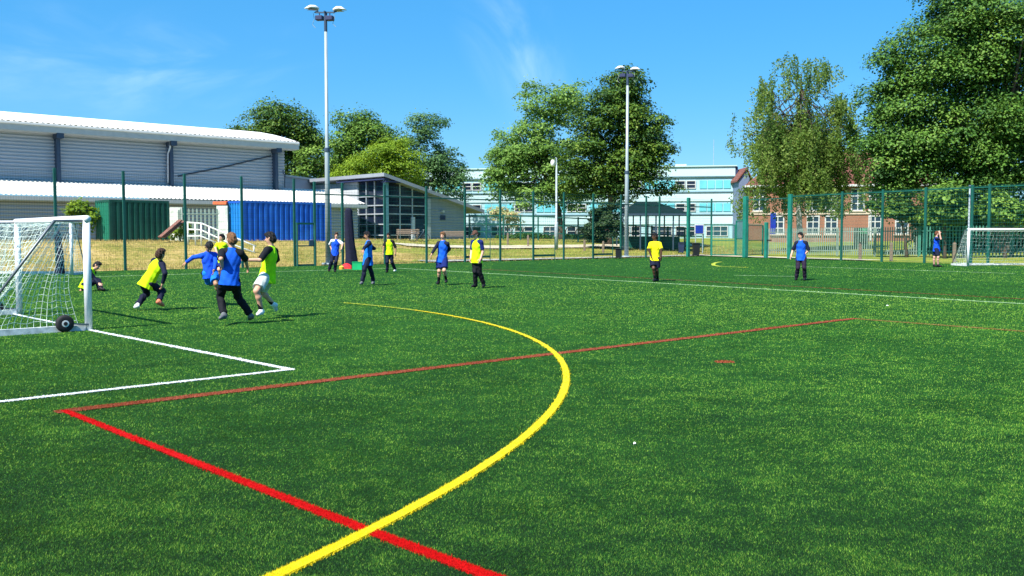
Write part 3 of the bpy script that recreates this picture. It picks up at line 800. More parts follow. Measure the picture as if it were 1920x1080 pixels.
# green double gates at the far corner
def gate_leaf(ua, ub, va, vb_, Ya, Yb, label, cat='gate', pale=.1, fill=.3):
    a_, b_ = P(ua, vb_, Ya), P(ub, vb_, Yb); ht = (P(ua, va, Ya) - a_)[2]
    a_[2] = b_[2] = H(a_[0], a_[1]) + .03
    o = thing('green_gate', (a_ + b_) / 2, label, cat, 'green gates in the far corner')
    mb = MB(); mb.bar(a_, a_ + UP * ht, .1); mb.bar(b_, b_ + UP * ht, .1)
    for z in (.1, ht * .5, ht - .05): mb.bar(a_ + UP * z, b_ + UP * z, .06)
    mb.build('frame', M['fence_l'], o)
    mb = MB(); L = np.linalg.norm(b_ - a_); n = int(L / pale)
    for k in range(1, n):
        q = a_ + (b_ - a_) * k / n; mb.bar(q + UP * .06, q + UP * (ht + .08), pale * fill, .012)
    mb.build('bar_panel', M['fence_l'], o)
    return o
gate_leaf(1334, 1378, 419, 478, 71.5, 72, 'closed turquoise barred gate leaf beside the black wheelie bin', pale=.11, fill=.6)
gate_leaf(1380, 1394, 414, 480, 72, 69.5, 'narrow turquoise barred gate leaf swung towards the pitch', pale=.2)
gate_leaf(1401, 1430, 414, 474, 70, 74, 'barred green gate leaf standing open behind the two thick posts', pale=.3)
cp = thing('corner_gateway', along(FR0, FRd, 1417), 'two thick turquoise posts framing the open pitch entrance', 'gateway')
for u, w, h in ((1397, .3, 4.35), (1436, .22, 2.5)):
    q = along(FR0, FRd, u); mb = MB(); mb.bbox(q + UP * h / 2, (w, w, h), FRd, .02); mb.build('post', M['fence_l'], cp)
q0, q1 = along(FR0, FRd, 1397), along(FR0, FRd, 1478)
mb = MB(); mb.bar(q0 + UP * 4.1, q1 + UP * 4.1, .06); mb.build('rail', M['fence'], cp)
mb = MB()
for k in range(1, 30): q = q0 + (q1 - q0) * k / 30; mb.bar(q + UP * 2.4, q + UP * 4.1, .006)
for k in range(9): mb.bar(q0 + UP * (2.4 + .2 * k), q1 + UP * (2.4 + .2 * k), .008)
mb.build('mesh_panel', M['wire'], cp)
mb = MB(); q = along(FR0, FRd, 1441); mb.obox(q + UP * 1.25, FRd * .22, FRn * .04, UP * .04); mb.build('latch', M['black'], cp)

def palisade(label, pts, height, m, group, pale=.16, base=None):
    o = thing('palisade_fence', (pts[0] + pts[-1]) / 2, label, 'fence', group)
    for i in range(len(pts) - 1):
        a_, b_ = pts[i].copy(), pts[i + 1].copy(); L = np.linalg.norm((b_ - a_)[:2]); nb = max(1, int(round(L / 2.75)))
        for k in range(nb):
            p, q = a_ + (b_ - a_) * k / nb, a_ + (b_ - a_) * (k + 1) / nb
            p[2] = H(p[0], p[1]); q[2] = H(q[0], q[1])
            n = int(L / nb / pale); mb = MB(); d = unit(q - p)
            for j in range(n):
                s = p + (q - p) * (j + .5) / n; w = pale * .24
                mb.add([s - d * w + UP * .08, s + d * w + UP * .08, s + d * w + UP * (height - .1), s + UP * height, s - d * w + UP * (height - .1)], [(0, 1, 2, 3, 4)])
            for z in (.4, height - .35): mb.bar(p + UP * z, q + UP * z, .04, .06)
            mb.build('pale_panel', m, o)
            mb = MB(); mb.bar(p, p + UP * (height - .1), .08); mb.build('post', m, o)
    return o
palisade('long pale steel palisade fence on the lawn in front of the brick building', [P(1440, 470, 74), P(1640, 472, 68), P(1720, 473, 66)], 2.15, M['palisade'], 'palisade fences')
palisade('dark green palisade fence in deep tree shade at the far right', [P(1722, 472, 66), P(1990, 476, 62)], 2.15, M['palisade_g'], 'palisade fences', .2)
palisade('short grey palisade fence between the green and blue containers', [P(336, 455, 58), P(412, 453, 58)], 2.0, M['palisade'], 'palisade fences', .24)
# mesh compound fence on the lawn in front of the school
def far_fence(label, us, Y, h):
    pts = [P(u, 447, Y) for u in us]
    o = thing('compound_fence', pts[len(pts) // 2] * V(1, 1, 0) + UP * .9, label, 'fence', 'compound fences')
    for q in pts: q[2] = H(q[0], q[1])
    for i, q in enumerate(pts):
        mb = MB(); mb.bar(q, q + UP * h, .14); mb.build('post', M['fence'], o)
        if i:
            p = pts[i - 1]; mb = MB()
            for z in (h - .1, h * .62, h * .3): mb.bar(p + UP * z, q + UP * z, .05, .1)
            for k in range(1, 14): s = p + (q - p) * k / 14; mb.bar(s + UP * .1, s + UP * (h - .1), .014)
            mb.build('mesh_panel', M['fence'], o)
far_fence('low green railed compound fence on the lawn in front of the school', [880, 912, 944, 976, 1009, 1058, 1084, 1112], 88, 2.3)
far_fence('low green compound fence running behind the dark roofed shelter', [1166, 1192, 1222, 1252, 1284, 1318], 84, 2.0)
# ================================================================== floodlights and poles
def floodlight(base, h, label, yaw, s=1.0):
    o = thing('floodlight_mast', base, label, 'floodlight', 'floodlight masts')
    mb = MB(); mb.path([base, base + UP * h * .45, base + UP * h * .46, base + UP * h * .9], [.145 * s, .125 * s, .1 * s, .08 * s], 12)
    mb.bbox(base + UP * .06, (.6, .6, .12), None, .02)
    mb.build('mast', M['galv'], o, smooth=True)
    mb = MB(); mb.tube(base + UP * h * .44, base + UP * h * .455, .155 * s, n=12); mb.build('collar', M['galv_dark'], o)
    mb = MB(); mb.tube(base + UP * h * .9, base + UP * (h - .35), .085 * s, n=10); mb.build('upper_pole', M['hall_col'], o)
    kx = 1.0 if s <= 1 else .8; ax = V(math.cos(yaw), math.sin(yaw), 0); ay = V(-ax[1], ax[0], 0); top = base + UP * (h - .35)
    mb = MB(); mb.bar(top - ax * .55, top + ax * .5 - UP * .04, .07); mb.bar(top - ay * .2, top + ay * .2, .06); mb.build('cross_arm', M['galv_dark'], o)
    for sg, dd in ((-.34, .06), (.24, .02)):
        mb = MB(); mb.bbox(top + ax * sg + UP * (-.36 + dd), (.4, .34, .24), ax, .03); mb.tube(top + ax * sg + UP * (-.3 + dd), top + ax * sg, .03); mb.build('control_box', M['navy_wall'], o)
    # two sports lamp heads: a shell with a slanted glass face
    for k, (sg, dr) in enumerate(((-1, unit(-ax * .75 - ay * .8)), (1, unit(ax * .9 - ay * .25)))):
        c = top + ax * sg * (.72 if sg < 0 else .74) * kx ** 1.6 + UP * (.24 if sg < 0 else .1); hs_ = .56
        sd = np.cross(UP, dr); mb = MB(); vs = []
        pr = [(-.62, .08, .06, -.02), (-.55, .2, .22, .0), (-.15, .36, .34, .04), (.3, .38, .3, .02), (.72, .3, .1, -.1)]
        n = 12
        for x, ry, rz, zo in pr:
            for j in range(n):
                t = 2 * math.pi * j / n; zz = rz * math.sin(t); zz = zz * .8 if zz > 0 else zz * .4
                vs.append(c + (dr * x + sd * ry * math.cos(t) + UP * (zz + zo)) * hs_)
        fs = [(i * n + j, i * n + (j + 1) % n, (i + 1) * n + (j + 1) % n, (i + 1) * n + j) for i in range(4) for j in range(n)] + [tuple(range(n - 1, -1, -1)), tuple(range(4 * n, 5 * n))]
        mb.add(vs, fs); hd = mb.build('lamp_head', M['lamp_shell'], o, smooth=True)
        mb = MB(); g = [c + (dr * x + sd * y - UP * z) * hs_ for x, y, z in ((-.45, -.24, .14), (.5, -.3, .2), (.5, .3, .2), (-.45, .24, .14))]
        mb.add(g, [(0, 1, 2, 3)]); mb.build_sub('lamp_glass', M['glass'], hd, o)
        mb = MB(); mb.bar(top + ax * sg * .6, c - UP * .1 - dr * .3, .06); mb.build('bracket', M['galv_dark'], o)
    for x in (-.7, .45):
        mb = MB(); q = top + ax * x; mb.path([q, q - UP * .35 + ax * .06, q - UP * .62 - ax * .05, q - UP * .8 + ax * .12], .012, 5); mb.build('loose_cable', M['galv'], o)
q = along(FL0 + FLn * .5, FLd, 615.5); q[2] = H(*q[:2])
f1 = floodlight(q, P(612, 10, q[1])[2] - q[2], 'tall floodlight mast with two lamp heads beside the blue container', R(-12))
q = along(FL0 + FLn * 1.2, FLd, 1174.5); q[2] = H(*q[:2])
f2 = floodlight(q, P(1176, 124, q[1])[2] - q[2], 'floodlight mast with two lamp heads standing before the dark green tree', R(-18), 1.1)
# small amenity lamp on the lawn
b = P(1043, 455, 76); b[2] = H(*b[:2]); h = P(1042, 297, 76)[2] - b[2]
o = thing('street_lamp', b, 'slim grey lamp post with one small round lamp in front of the left tree', 'lamp')
mb = MB(); mb.path([b, b + UP * 2.2, b + UP * 2.25, b + UP * h * .93], [.16, .15, .09, .07], 10); mb.build('pole', M['galv'], o, smooth=True)
mb = MB(); mb.path([b + UP * h * .93, b + UP * h, b + UP * h + V(-.1, 0, .05)], .06, 8); mb.build('arm', M['galv'], o)
mb = MB(); mb.lathe([(.05, -.08), (.16, .0), (.18, .22), (.13, .4), (.04, .44)], b + UP * (h - .55) + V(-.3, -.1, 0), UP, 12); mb.build('lamp_head', M['lamp_shell'], o, smooth=True)
b = along(FR0, FRd, 1806) + FRn * .4; b[2] = H(*b[:2]); h = P(1806, 350, b[1])[2] - b[2]
o = thing('metal_pole', b, 'thin pale grey pole standing beside the far white goal', 'pole')
mb = MB(); mb.path([b, b + UP * 1.3, b + UP * 1.32, b + UP * h], [.07, .07, .048, .04], 10); mb.build('shaft', M['galv'], o, smooth=True)
mb = MB(); mb.lathe([(.07, 0), (.09, .02), (.05, .09)], b + UP * h, UP, 10); mb.build('cap', M['galv_dark'], o)

# ================================================================== goals
def goal(p0, p1, back, depth, h, label, rp=.06, net=True, wheel=None, top=.5, cell=.13, base=True, sag=.1):
    """p0 near post foot, p1 far post foot, back = unit vector into the goal"""
    o = thing('football_goal', (p0 + p1) / 2, label, 'goal', 'white football goals')
    d = unit(p1 - p0)
    for q in (p0, p1):
        mb = MB(); mb.path([q, q + UP * (h + rp * .2)], rp, 14); mb.build('post', M['white_paint'], o, smooth=True)
    mb = MB(); mb.path([p0 + UP * h - d * rp, p1 + UP * h + d * rp], rp, 14); mb.build('crossbar', M['white_paint'], o, smooth=True)
    for q in (p0, p1):
        mb = MB(); mb.bar(q + UP * .05 + back * rp, q + back * depth + UP * .05, .09, .1); mb.build('base_bar', M['white_scuffed'], o)
        mb = MB(); a_ = q + UP * (h - .03); mb.path([a_, a_ + back * top, q + back * (depth - .02) + UP * .1], .024, 8); mb.build('stanchion', M['grey_metal'], o, smooth=True)
    mb = MB(); mb.bar(p0 + back * depth + UP * .05 - d * .045, p1 + back * depth + UP * .05 + d * .045, .09, .1); mb.build('back_bar', M['white_scuffed'], o)
    if wheel is not None:
        for q, sg in ((p0, -1), (p1, 1)):
            c = q + back * wheel + d * sg * .1 + UP * .145
            mb = MB(); mb.lathe([(.07, -.045), (.11, -.05), (.14, -.03), (.145, 0), (.14, .03), (.11, .05), (.07, .045)], c, d, 24); w = mb.build('wheel', M['rubber'], o, smooth=True)
            mb = MB(); mb.lathe([(.03, -.052), (.056, -.05), (.056, .05), (.03, .052)], c, d, 20); mb.build_sub('hub', M['white_scuffed'], w, o)
            mb = MB(); mb.lathe([(.032, -.06), (.032, .06)], c, d, 14); mb.build_sub('axle_cap', M['rubber'], w, o)
            mb = MB(); mb.bar(c, q + back * .02 + UP * .1 + d * sg * .06, .03); mb.build('wheel_bracket', M['grey_metal'], o)
    if net:
        mb = MB(); L = np.linalg.norm(p1 - p0); t = .0035
        prof = [(0, h - .04), (top, h - .06), (top + (depth - top) * .5, h * .5 - sag), (depth - .04, .1)]
        seg = [0]
        for a_, b_ in zip(prof[:-1], prof[1:]): seg.append(seg[-1] + math.hypot(b_[0] - a_[0], b_[1] - a_[1]))
        def pr(s):
            s = s * seg[-1]
            for i in range(3):
                if s <= seg[i + 1] + 1e-6:
                    f = (s - seg[i]) / (seg[i + 1] - seg[i]); return prof[i][0] + f * (prof[i + 1][0] - prof[i][0]), prof[i][1] + f * (prof[i + 1][1] - prof[i][1])
            return prof[-1]
        rr = random.Random(3)
        nu, nv = int(L / cell), int(seg[-1] / cell)
        jit = [[rr.uniform(-.02, .02) for _ in range(nv + 1)] for _ in range(nu + 1)]
        pt = {}
        for i in range(nu + 1):
            for j in range(nv + 1):
                x, z = pr(j / nv); e = math.sin(math.pi * j / nv) * math.sin(math.pi * i / nu) * sag
                pt[i, j] = p0 + d * (L * i / nu + jit[i][j]) + back * (x + jit[i][j]) + UP * (z - e * .8 + jit[i][j] * .5)
        for i in range(nu + 1):
            for j in range(nv + 1):
                if i < nu: mb.bar(pt[i, j], pt[i + 1, j], t * 1.6)
                if j < nv: mb.bar(pt[i, j], pt[i, j + 1], t * 1.6)
        # side nets, hanging loose from the stanchion with a slack front edge
        for q, sg in ((p0, 1), (p1, -1)):
            n1, n2 = int(depth / cell), int(h / cell); sp_ = {}
            for i in range(n1 + 1):
                for j in range(n2 + 1):
                    f = j / n2; z = h * (1 - f)
                    fr = .12 + .3 * math.sin(f * math.pi * .9) ** 2 * .6
                    xb = depth - .05 if z < .15 else top + (depth - top) * (1 - (z - .1) / (h - .1))
                    x = fr + (max(xb, fr + .05) - fr) * i / n1
                    sp_[i, j] = q + back * x + UP * max(z - .04 - .02 * math.sin(i * 1.7), .04) + d * sg * (.02 + .05 * math.sin(f * 3) * math.sin(i * .9))
            for i in range(n1 + 1):
                for j in range(n2 + 1):
                    if i < n1: mb.bar(sp_[i, j], sp_[i + 1, j], t * 1.6)
                    if j < n2: mb.bar(sp_[i, j], sp_[i, j + 1], t * 1.6)
        mb.build('net', M['net'], o)
    return o
gp0, gp1 = G(166.5, 619), G(36.7, 589)
goal(gp0, gp1, -A, 1.8, 1.87, 'white football goal on a wheel in the near left foreground with slack net', .062, wheel=.41, cell=.11, sag=.16)
g2 = G(135, 515.5)
goal(g2, g2 - V(1, .02, 0) * 3.7, V(0, 1, 0), 1.3, 2.12, 'white goal parked at the fence seen through the near goal net', .06, top=.3, cell=.2)
mb = MB()
c = P(112, 512, 39.2); mb.path([c, c + V(.05, 0, .8), c + V(-.05, 0, 1.6), c + V(.0, 0, 1.75)], [.2, .12, .14, .03], 10)
tag(mb.build('net_bundle', M['net_dark']), 'dark bundled net hanging inside the parked goal by the fence', 'net')
g3 = G(1815, 499)
goal(g3, g3 + V(1, .07, 0) * 4.3, unit(V(-.05, 1, 0)), 1.6, 1.9, 'white football goal at the far right edge of the pitch', .062, top=.4, cell=.2)

# ================================================================== things along the fence
# rolled dividing net hanging on the fence
c = along(FL0 - FLn * .35, FLd, 654)
mb = MB(); n = 18; vs = []; lv = [(0.02, .36, .3), (.5, .3, .26), (1.2, .25, .22), (2.2, .23, .18), (2.9, .21, .15), (3.05, .12, .1)]
for z, rx, ry in lv:
    for k in range(n):
        t = 2 * math.pi * k / n; r = 1 + .16 * math.sin(5 * t + z) + .08 * math.sin(9 * t - z * 2)
        vs.append(c + FLd * (rx * r * math.cos(t) + (.22 * (1 - z / 3.7) ** 2)) + FLn * ry * r * math.sin(t) + UP * z)
mb.add(vs, [(i * n + k, i * n + (k + 1) % n, (i + 1) * n + (k + 1) % n, (i + 1) * n + k) for i in range(len(lv) - 1) for k in range(n)] + [tuple(range((len(lv) - 1) * n, len(lv) * n))])
tag(mb.build('divider_net', M['net_dark'], smooth=True), 'dark gathered dividing net hanging in a tall bundle against the fence', 'net')
# crate, cones and bibs heaped on the touchline
c = G(669, 506) + V(0, .25, 0)
o = thing('storage_crate', c, 'open green plastic crate on the touchline beside red bibs', 'crate')
mb = MB(); w, dp, hh, tk = .42, .36, .34, .02
for s in (-1, 1):
    mb.box(c + V(s * (w / 2), 0, hh / 2), (tk, dp + tk, hh)); mb.box(c + V(0, s * dp / 2, hh / 2), (w - tk, tk, hh))
mb.box(c + V(0, 0, .02), (w - tk, dp - tk, .03)); mb.build('body', M['green_pl'], o)
mb = MB()
for s in (-1, 1):
    mb.box(c + V(s * (w / 2 + .008), 0, hh + .013), (tk * 2.2, dp + tk * 2, .026)); mb.box(c + V(0, s * (dp / 2 + .008), hh + .013), (w - tk * 1.3, tk * 2.2, .026))
mb.build('rim', M['green_pl'], o)
def heap(c, rx, ry, h, seed):
    r = np.random.default_rng(seed); mb = MB(); n, m = 18, 7; vs = []
    ph = r.random(6) * 6
    for j in range(m):
        f = j / (m - 1)
        for k in range(n):
            t = 2 * math.pi * k / n; q = (1 - f ** 1.6) * (1 + .18 * math.sin(3 * t + ph[0]) + .13 * math.sin(5 * t + ph[1] + f * 4))
            vs.append(c + V(rx * q * math.cos(t), ry * q * math.sin(t), max(.0, h * (f ** .8) + .05 * math.sin(4 * t + ph[2]) * f * (1 - f) * 3)))
    mb.add(vs, [(j * n + k, j * n + (k + 1) % n, (j + 1) * n + (k + 1) % n, (j + 1) * n + k) for j in range(m - 1) for k in range(n)]); return mb
c = G(648, 504) + V(.0, .3, 0)
tag(heap(c, .26, .2, .26, 1).build('bib_heap', M['red_cloth'], smooth=True), 'crumpled heap of red bibs lying on the touchline', 'bibs')
c = G(640.5, 505)
o = thing('marker_cones', c, 'small stack of yellow marker cones in front of the red bibs', 'cones')
for k in range(5):
    mb = MB(); mb.lathe([(.12, 0), (.115, .01), (.04, .06), (.036, .06)], c + UP * .028 * k, UP, 14); mb.build('cone', M['yellow_pl'], o, smooth=True)
# white scraps on the turf
for u, v, s, lb in ((1190, 838, .011, 'tiny white scrap of paper on the open turf in the foreground'), (1664, 575, .03, 'white scrap on the turf below the far white line')):
    c = G(u, v) + UP * .022; mb = MB(); mb.add([c + V(-s, -s * .6, 0), c + V(s, -s * .4, .008), c + V(s * .8, s * .7, .0), c + V(-s * .7, s * .6, .012), c + V(0, 0, .018)], [(0, 1, 4), (1, 2, 4), (2, 3, 4), (3, 0, 4)])
    tag(mb.build('paper_scrap', M['white_paint']), lb, 'litter')
# bins
def wheelie(u, v, Y, hpx, m, label):
    c = P(u, v, Y); c[2] = H(*c[:2]); h = hpx * Y / FPX; w = h * .5
    o = thing('litter_bin', c, label, 'bin', 'bins by the fence')
    mb = MB(); vs = []
    for z, k in ((.08, .8), (.9, 1.0)):
        for sx, sy in ((-1, -1), (1, -1), (1, 1), (-1, 1)): vs.append(c + V(sx * w / 2 * k, sy * w / 2 * k, z * h))
    mb.add(vs, [(3, 2, 1, 0), (4, 5, 6, 7)] + [(i, (i + 1) % 4, 4 + (i + 1) % 4, 4 + i) for i in range(4)]); mb.build('body', m, o)
    mb = MB(); mb.bbox(c + V(0, -.02, h * .95), (w * 1.12, w * 1.15, h * .07), None, .03); mb.tube(c + V(-w * .45, w * .6, h * .93), c + V(w * .45, w * .6, h * .93), .03); mb.build('lid', m, o)
    for s in (-1, 1):
        mb = MB(); mb.lathe([(h * .09, -.03), (h * .09, .03)], c + V(s * w * .38, w * .42, h * .09), V(1, 0, 0), 14); mb.build('wheel', M['rubber'], o)
wheelie(1305, 481, 71.5, 26, M['black'], 'black wheelie bin with lid behind the fence beside the gate')
wheelie(1159, 487, 63.8, 20, M['black'], 'short black bin at the foot of the right floodlight mast')
wheelie(1277, 475, 78, 20, M['navy_wall'], 'dark navy bin below the roof of the shelter')
# shelter with dark green roof; tree shade is put into its colour too
c = P(1222, 455, 82); c[2] = H(*c[:2])
o = thing('canopy_shelter', c, 'open sided shelter with dark hipped canopy roof behind the fence', 'shelter')
zt = P(1222, 402, 82)[2]; w2 = 63 * 82 / FPX; zp = P(1222, 378, 82)[2]
mb = MB(); dp = 2.6
mb.add([V(c[0] - w2, c[1] - dp, zt), V(c[0] + w2, c[1] - dp, zt), V(c[0] + w2, c[1] + dp, zt), V(c[0] - w2, c[1] + dp, zt), V(c[0] - w2 * .45, c[1], zp), V(c[0] + w2 * .1, c[1], zp)],
       [(0, 1, 5, 4), (1, 2, 5), (2, 3, 4, 5), (3, 0, 4), (3, 2, 1, 0)]); mb.build('roof', mat('dark_canopy', (.008, .022, .024), .9, spec=.05), o)
mb = MB(); mb.bar(V(c[0] - w2, c[1] - dp - .03, zt - .06), V(c[0] + w2, c[1] - dp - .03, zt - .06), .06, .16); mb.build('fascia', M['galv_dark'], o)
for x in (-.95, -.45, 0, .5, .95):
    for y in (-.9, .9):
        q = V(c[0] + w2 * x, c[1] + dp * y, c[2]); mb = MB(); mb.bar(q, V(q[0], q[1], zt), .11); mb.build('post', M['galv_dark'], o)
mb = MB(); mb.bbox(c + V(0, dp * .55, .6), (w2 * 1.8, .1, 1.1), None, .02); mb.build('back_panel', M['fence'], o)
# blue notice board
c = P(1311, 430, 79); o = thing('notice_board', V(c[0], c[1], H(*c[:2])), 'dark blue notice board with pale border on two posts', 'sign')
mb = MB(); mb.bbox(c, (.78, .06, .82), None, .02); mb.build('border', M['frame_w'], o)
mb = MB(); mb.bbox(c - V(0, .04, 0), (.64, .03, .68), None, .01); mb.build('panel', M['sign_blue'], o)
for s in (-.3, .3):
    mb = MB(); mb.bar(V(c[0] + s, c[1] + .05, H(*c[:2])), c + V(s, .05, .3), .07); mb.build('post', M['galv'], o)
# electrical cabinet: dark green box with light green sign behind the palisade
c = P(1614, 442, 84); z0 = H(*c[:2]); o = thing('green_cabinet', V(c[0], c[1], z0), 'dark green cabinet with a light green notice behind the palisade fence', 'cabinet')
mb = MB(); mb.bbox(V(c[0], c[1], (z0 + 2.25) / 2 + .0), (1.15, .6, 2.25 - z0), None, .04); mb.build('body', M['green_box'], o)
mb = MB(); mb.bbox(V(c[0] + .05, c[1] - .33, 1.95), (.62, .04, .5), None, .01); mb.build('notice', mat('light_green_notice', (.05, .5, .25), .5), o)
# bollards
for u, v, Y, h, lb in ((952, 460, 79, .95, 'left of the others before the blossom shrub'), (990, 461, 78, .9, 'second from the left on the lawn'), (1096, 463.5, 76, .85, 'just left of the dark round bush'), (1131, 465, 75, .85, 'in front of the dark round bush'),
                       (1612.5, 486, 61.5, 1.1, 'below the dark green cabinet'), (1671, 486, 60.5, 1.1, 'between two fence posts right of the cabinet'), (1789, 489, 58, 1.1, 'right of the goalkeeper near the grey pole')):
    c = P(u, v, Y); c[2] = H(*c[:2])
    o = thing('bollard', c, 'weathered wooden bollard ' + lb, 'bollard', 'wooden bollards')
    mb = MB(); mb.bbox(c + UP * (h / 2 - .05), (.17, .17, h + .1), None, .02); mb.build('post', M['wood'], o)
    mb = MB(); mb.bbox(c + UP * (h + .02), (.13, .13, .05), None, .02); mb.build('cap', M['wood'], o)
# handrail of the ramp, plank, pale panels
o = thing('ramp_handrail', P(400, 455, 53.5), 'pale tubular handrail sloping down the bank in front of the grey palisade', 'handrail')
Yr = 53.5
for pts in ([(350, 417), (378, 419), (456, 452), (480, 462)], [(350, 430), (376, 431), (430, 456), (478, 474)], [(350, 443), (376, 442.5), (404, 455)]):
    mb = MB(); mb.path([P(u, v, Yr) for u, v in pts], .045, 8); mb.build('rail', M['rail'], o, smooth=True)
for u, v in ((352, 417), (366, 418), (377, 419), (392, 425), (410, 433), (432, 442), (456, 452), (476, 461)):
    a_ = P(u, v, Yr); mb = MB(); mb.path([V(a_[0], a_[1], H(a_[0], a_[1]) - .1), a_], .045, 8); mb.build('post', M['rail'], o, smooth=True)
mb = MB(); a_, b_ = P(300, 445, 54), P(338, 413, 55.5); mb.bar(a_, b_, .28, .09); mb.bar(a_ + V(.1, .3, 0), b_ + V(.1, .3, -.05), .2, .08)
tag(mb.build('plank', M['plank']), 'brown wooden plank leaning on the bank beside the green container', 'plank')
for ua, ub, vt, lb in ((319, 343, 389, 'mottled white sheet panel standing right of the green container'), (407, 428, 386, 'mottled pale panel standing left of the blue container')):
    a_, b_ = P(ua, 446, 60.5), P(ub, 446, 60.5); zt = P(ua, vt, 60.5)[2]; z0 = H(a_[0], a_[1]) - .05
    o = thing('sheet_panel', V(*((a_ + b_) / 2)[:2], z0), lb, 'panel')
    mb = MB(); mb.bbox(V((a_[0] + b_[0]) / 2, a_[1], (z0 + zt) / 2), (b_[0] - a_[0], .06, zt - z0), None, .015); mb.build('sheet', M['hoard'], o)
    for k in (0, 1):
        q = a_ if k == 0 else b_; mb = MB(); mb.bar(V(q[0], q[1] + .06, z0), V(q[0], q[1] + .06, zt), .08); mb.build('post', M['fence'], o)
# benches outside the entrance building
def bench(u, v, Y, w, label):
    c = P(u, v, Y); c[2] = H(*c[:2]); o = thing('bench', c, label, 'bench', 'benches outside the entrance building')
    mb = MB()
    for k in range(3): mb.box(c + V(0, -.2 + .17 * k, .45), (w, .14, .04))
    mb.build('seat', M['wood'], o)
    mb = MB()
    for k in range(3): mb.box(c + V(0, .3 + .02 * k, .6 + .14 * k), (w, .035, .11))
    mb.build('backrest', M['wood'], o)
    for s in (-1, 1):
        mb = MB(); q = c + V(s * w * .42, 0, 0); mb.bar(q + V(0, -.22, 0), q + V(0, -.22, .43), .07); mb.bar(q + V(0, .24, 0), q + V(0, .36, .95), .07); mb.bar(q + V(0, -.26, .41), q + V(0, .26, .41), .06); mb.build('leg', M['wood'], o)
bench(764, 451, 78, 1.9, 'wooden bench in front of the glazed corner of the entrance building')
bench(852, 452, 79, 1.9, 'wooden bench in front of the grey clad wall at the right')
# bicycle leaning near the glazing
def bicycle(u, v, Y, yaw, label):
    c = P(u, v, Y); c[2] = H(*c[:2]); ax = V(math.cos(yaw), math.sin(yaw), 0); s_ = V(-ax[1], ax[0], 0)
    o = thing('bicycle', c, label, 'bicycle')
    for s in (-.52, .52):
        hub = c + ax * s + UP * .34; mb = MB()
        mb.path([hub + (ax * math.cos(t) + UP * math.sin(t)) * .32 for t in np.linspace(0, 6.283, 25)], .022, 6, cap=False); w = mb.build('wheel', M['rubber'], o)
        mb = MB()
        for t in np.linspace(0, math.pi, 7)[:-1]: mb.bar(hub - (ax * math.cos(t) + UP * math.sin(t)) * .3, hub + (ax * math.cos(t) + UP * math.sin(t)) * .3, .006)
        mb.build_sub('spokes', M['galv'], w, o)
    f = {'r': c - ax * .52 + UP * .34, 'f': c + ax * .52 + UP * .34, 'bb': c - ax * .06 + UP * .3, 's': c - ax * .2 + UP * .82, 'h': c + ax * .36 + UP * .85}
    mb = MB()
    for a_, b_ in (('r', 'bb'), ('r', 's'), ('bb', 's'), ('bb', 'h'), ('s', 'h'), ('f', 'h')): mb.tube(f[a_], f[b_], .02)
    mb.build('frame', M['galv_dark'], o)
    mb = MB(); mb.path([f['h'] + UP * .12 - s_ * .28, f['h'] + UP * .14, f['h'] + UP * .12 + s_ * .28], .016, 6); mb.tube(f['h'], f['h'] + UP * .14, .016); mb.build('handlebar', M['galv'], o)
    mb = MB(); mb.bbox(f['s'] + UP * .1, (.26, .14, .06), ax, .02); mb.tube(f['s'], f['s'] + UP * .08, .014); mb.build('saddle', M['black'], o)
bicycle(786, 452.5, 76, .3, 'bicycle parked on the verge between the two benches')
# ================================================================== trees
LEAF = {
 'dark': leafmat('leaf_dark', [(.012, .045, .012), (.032, .09, .012), (.085, .165, .016), (.15, .22, .025)], .15),
 'mid': leafmat('leaf_mid', [(.02, .065, .012), (.055, .13, .016), (.125, .235, .028), (.21, .33, .055)], .18),
 'fresh': leafmat('leaf_fresh', [(.035, .10, .022), (.095, .2, .032), (.17, .3, .055), (.26, .4, .1)], .3),
 'yellow': leafmat('leaf_yellow_green', [(.06, .12, .007), (.12, .21, .01), (.2, .31, .015), (.29, .39, .03)], .28),
 'airy': leafmat('leaf_airy', [(.025, .075, .03), (.06, .14, .045), (.1, .2, .06), (.16, .27, .1)], .28),
 'birch': leafmat('leaf_birch', [(.03, .085, .012), (.075, .15, .02), (.13, .21, .032), (.2, .27, .055)], .3),
 'blossom': leafmat('leaf_blossom', [(.1, .2, .06), (.25, .35, .12), (.6, .45, .22), (.75, .6, .4)], .25),
}
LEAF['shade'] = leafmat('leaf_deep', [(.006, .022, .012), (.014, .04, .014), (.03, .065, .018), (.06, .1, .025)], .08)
LEAF['chestnut'] = leafmat('leaf_chestnut', [(.012, .05, .01), (.036, .105, .014), (.085, .185, .022), (.15, .26, .04)], .1)
def leaves(name, pts, nrm, size, mt, parent, rnd, seed, asp=.62):
    r = np.random.default_rng(seed); n = len(pts)
    nrm = nrm / np.maximum(np.linalg.norm(nrm, axis=1, keepdims=True), 1e-6)
    t = r.normal(size=(n, 3)); t -= (t * nrm).sum(1, keepdims=True) * nrm; t /= np.linalg.norm(t, axis=1, keepdims=True)
    b = np.cross(nrm, t); s = size * (.55 + .8 * r.random(n))[:, None]
    v = np.stack([pts - t * s * .5, pts - b * s * asp * .5 + nrm * s * .06, pts + t * s * .5, pts + b * s * asp * .5 + nrm * s * .06], 1)
    return npmesh(name, v.reshape(-1, 3), np.arange(n * 4), 4, mt, LOC[parent.name] if parent else pts.mean(0), parent, {'rnd': rnd})
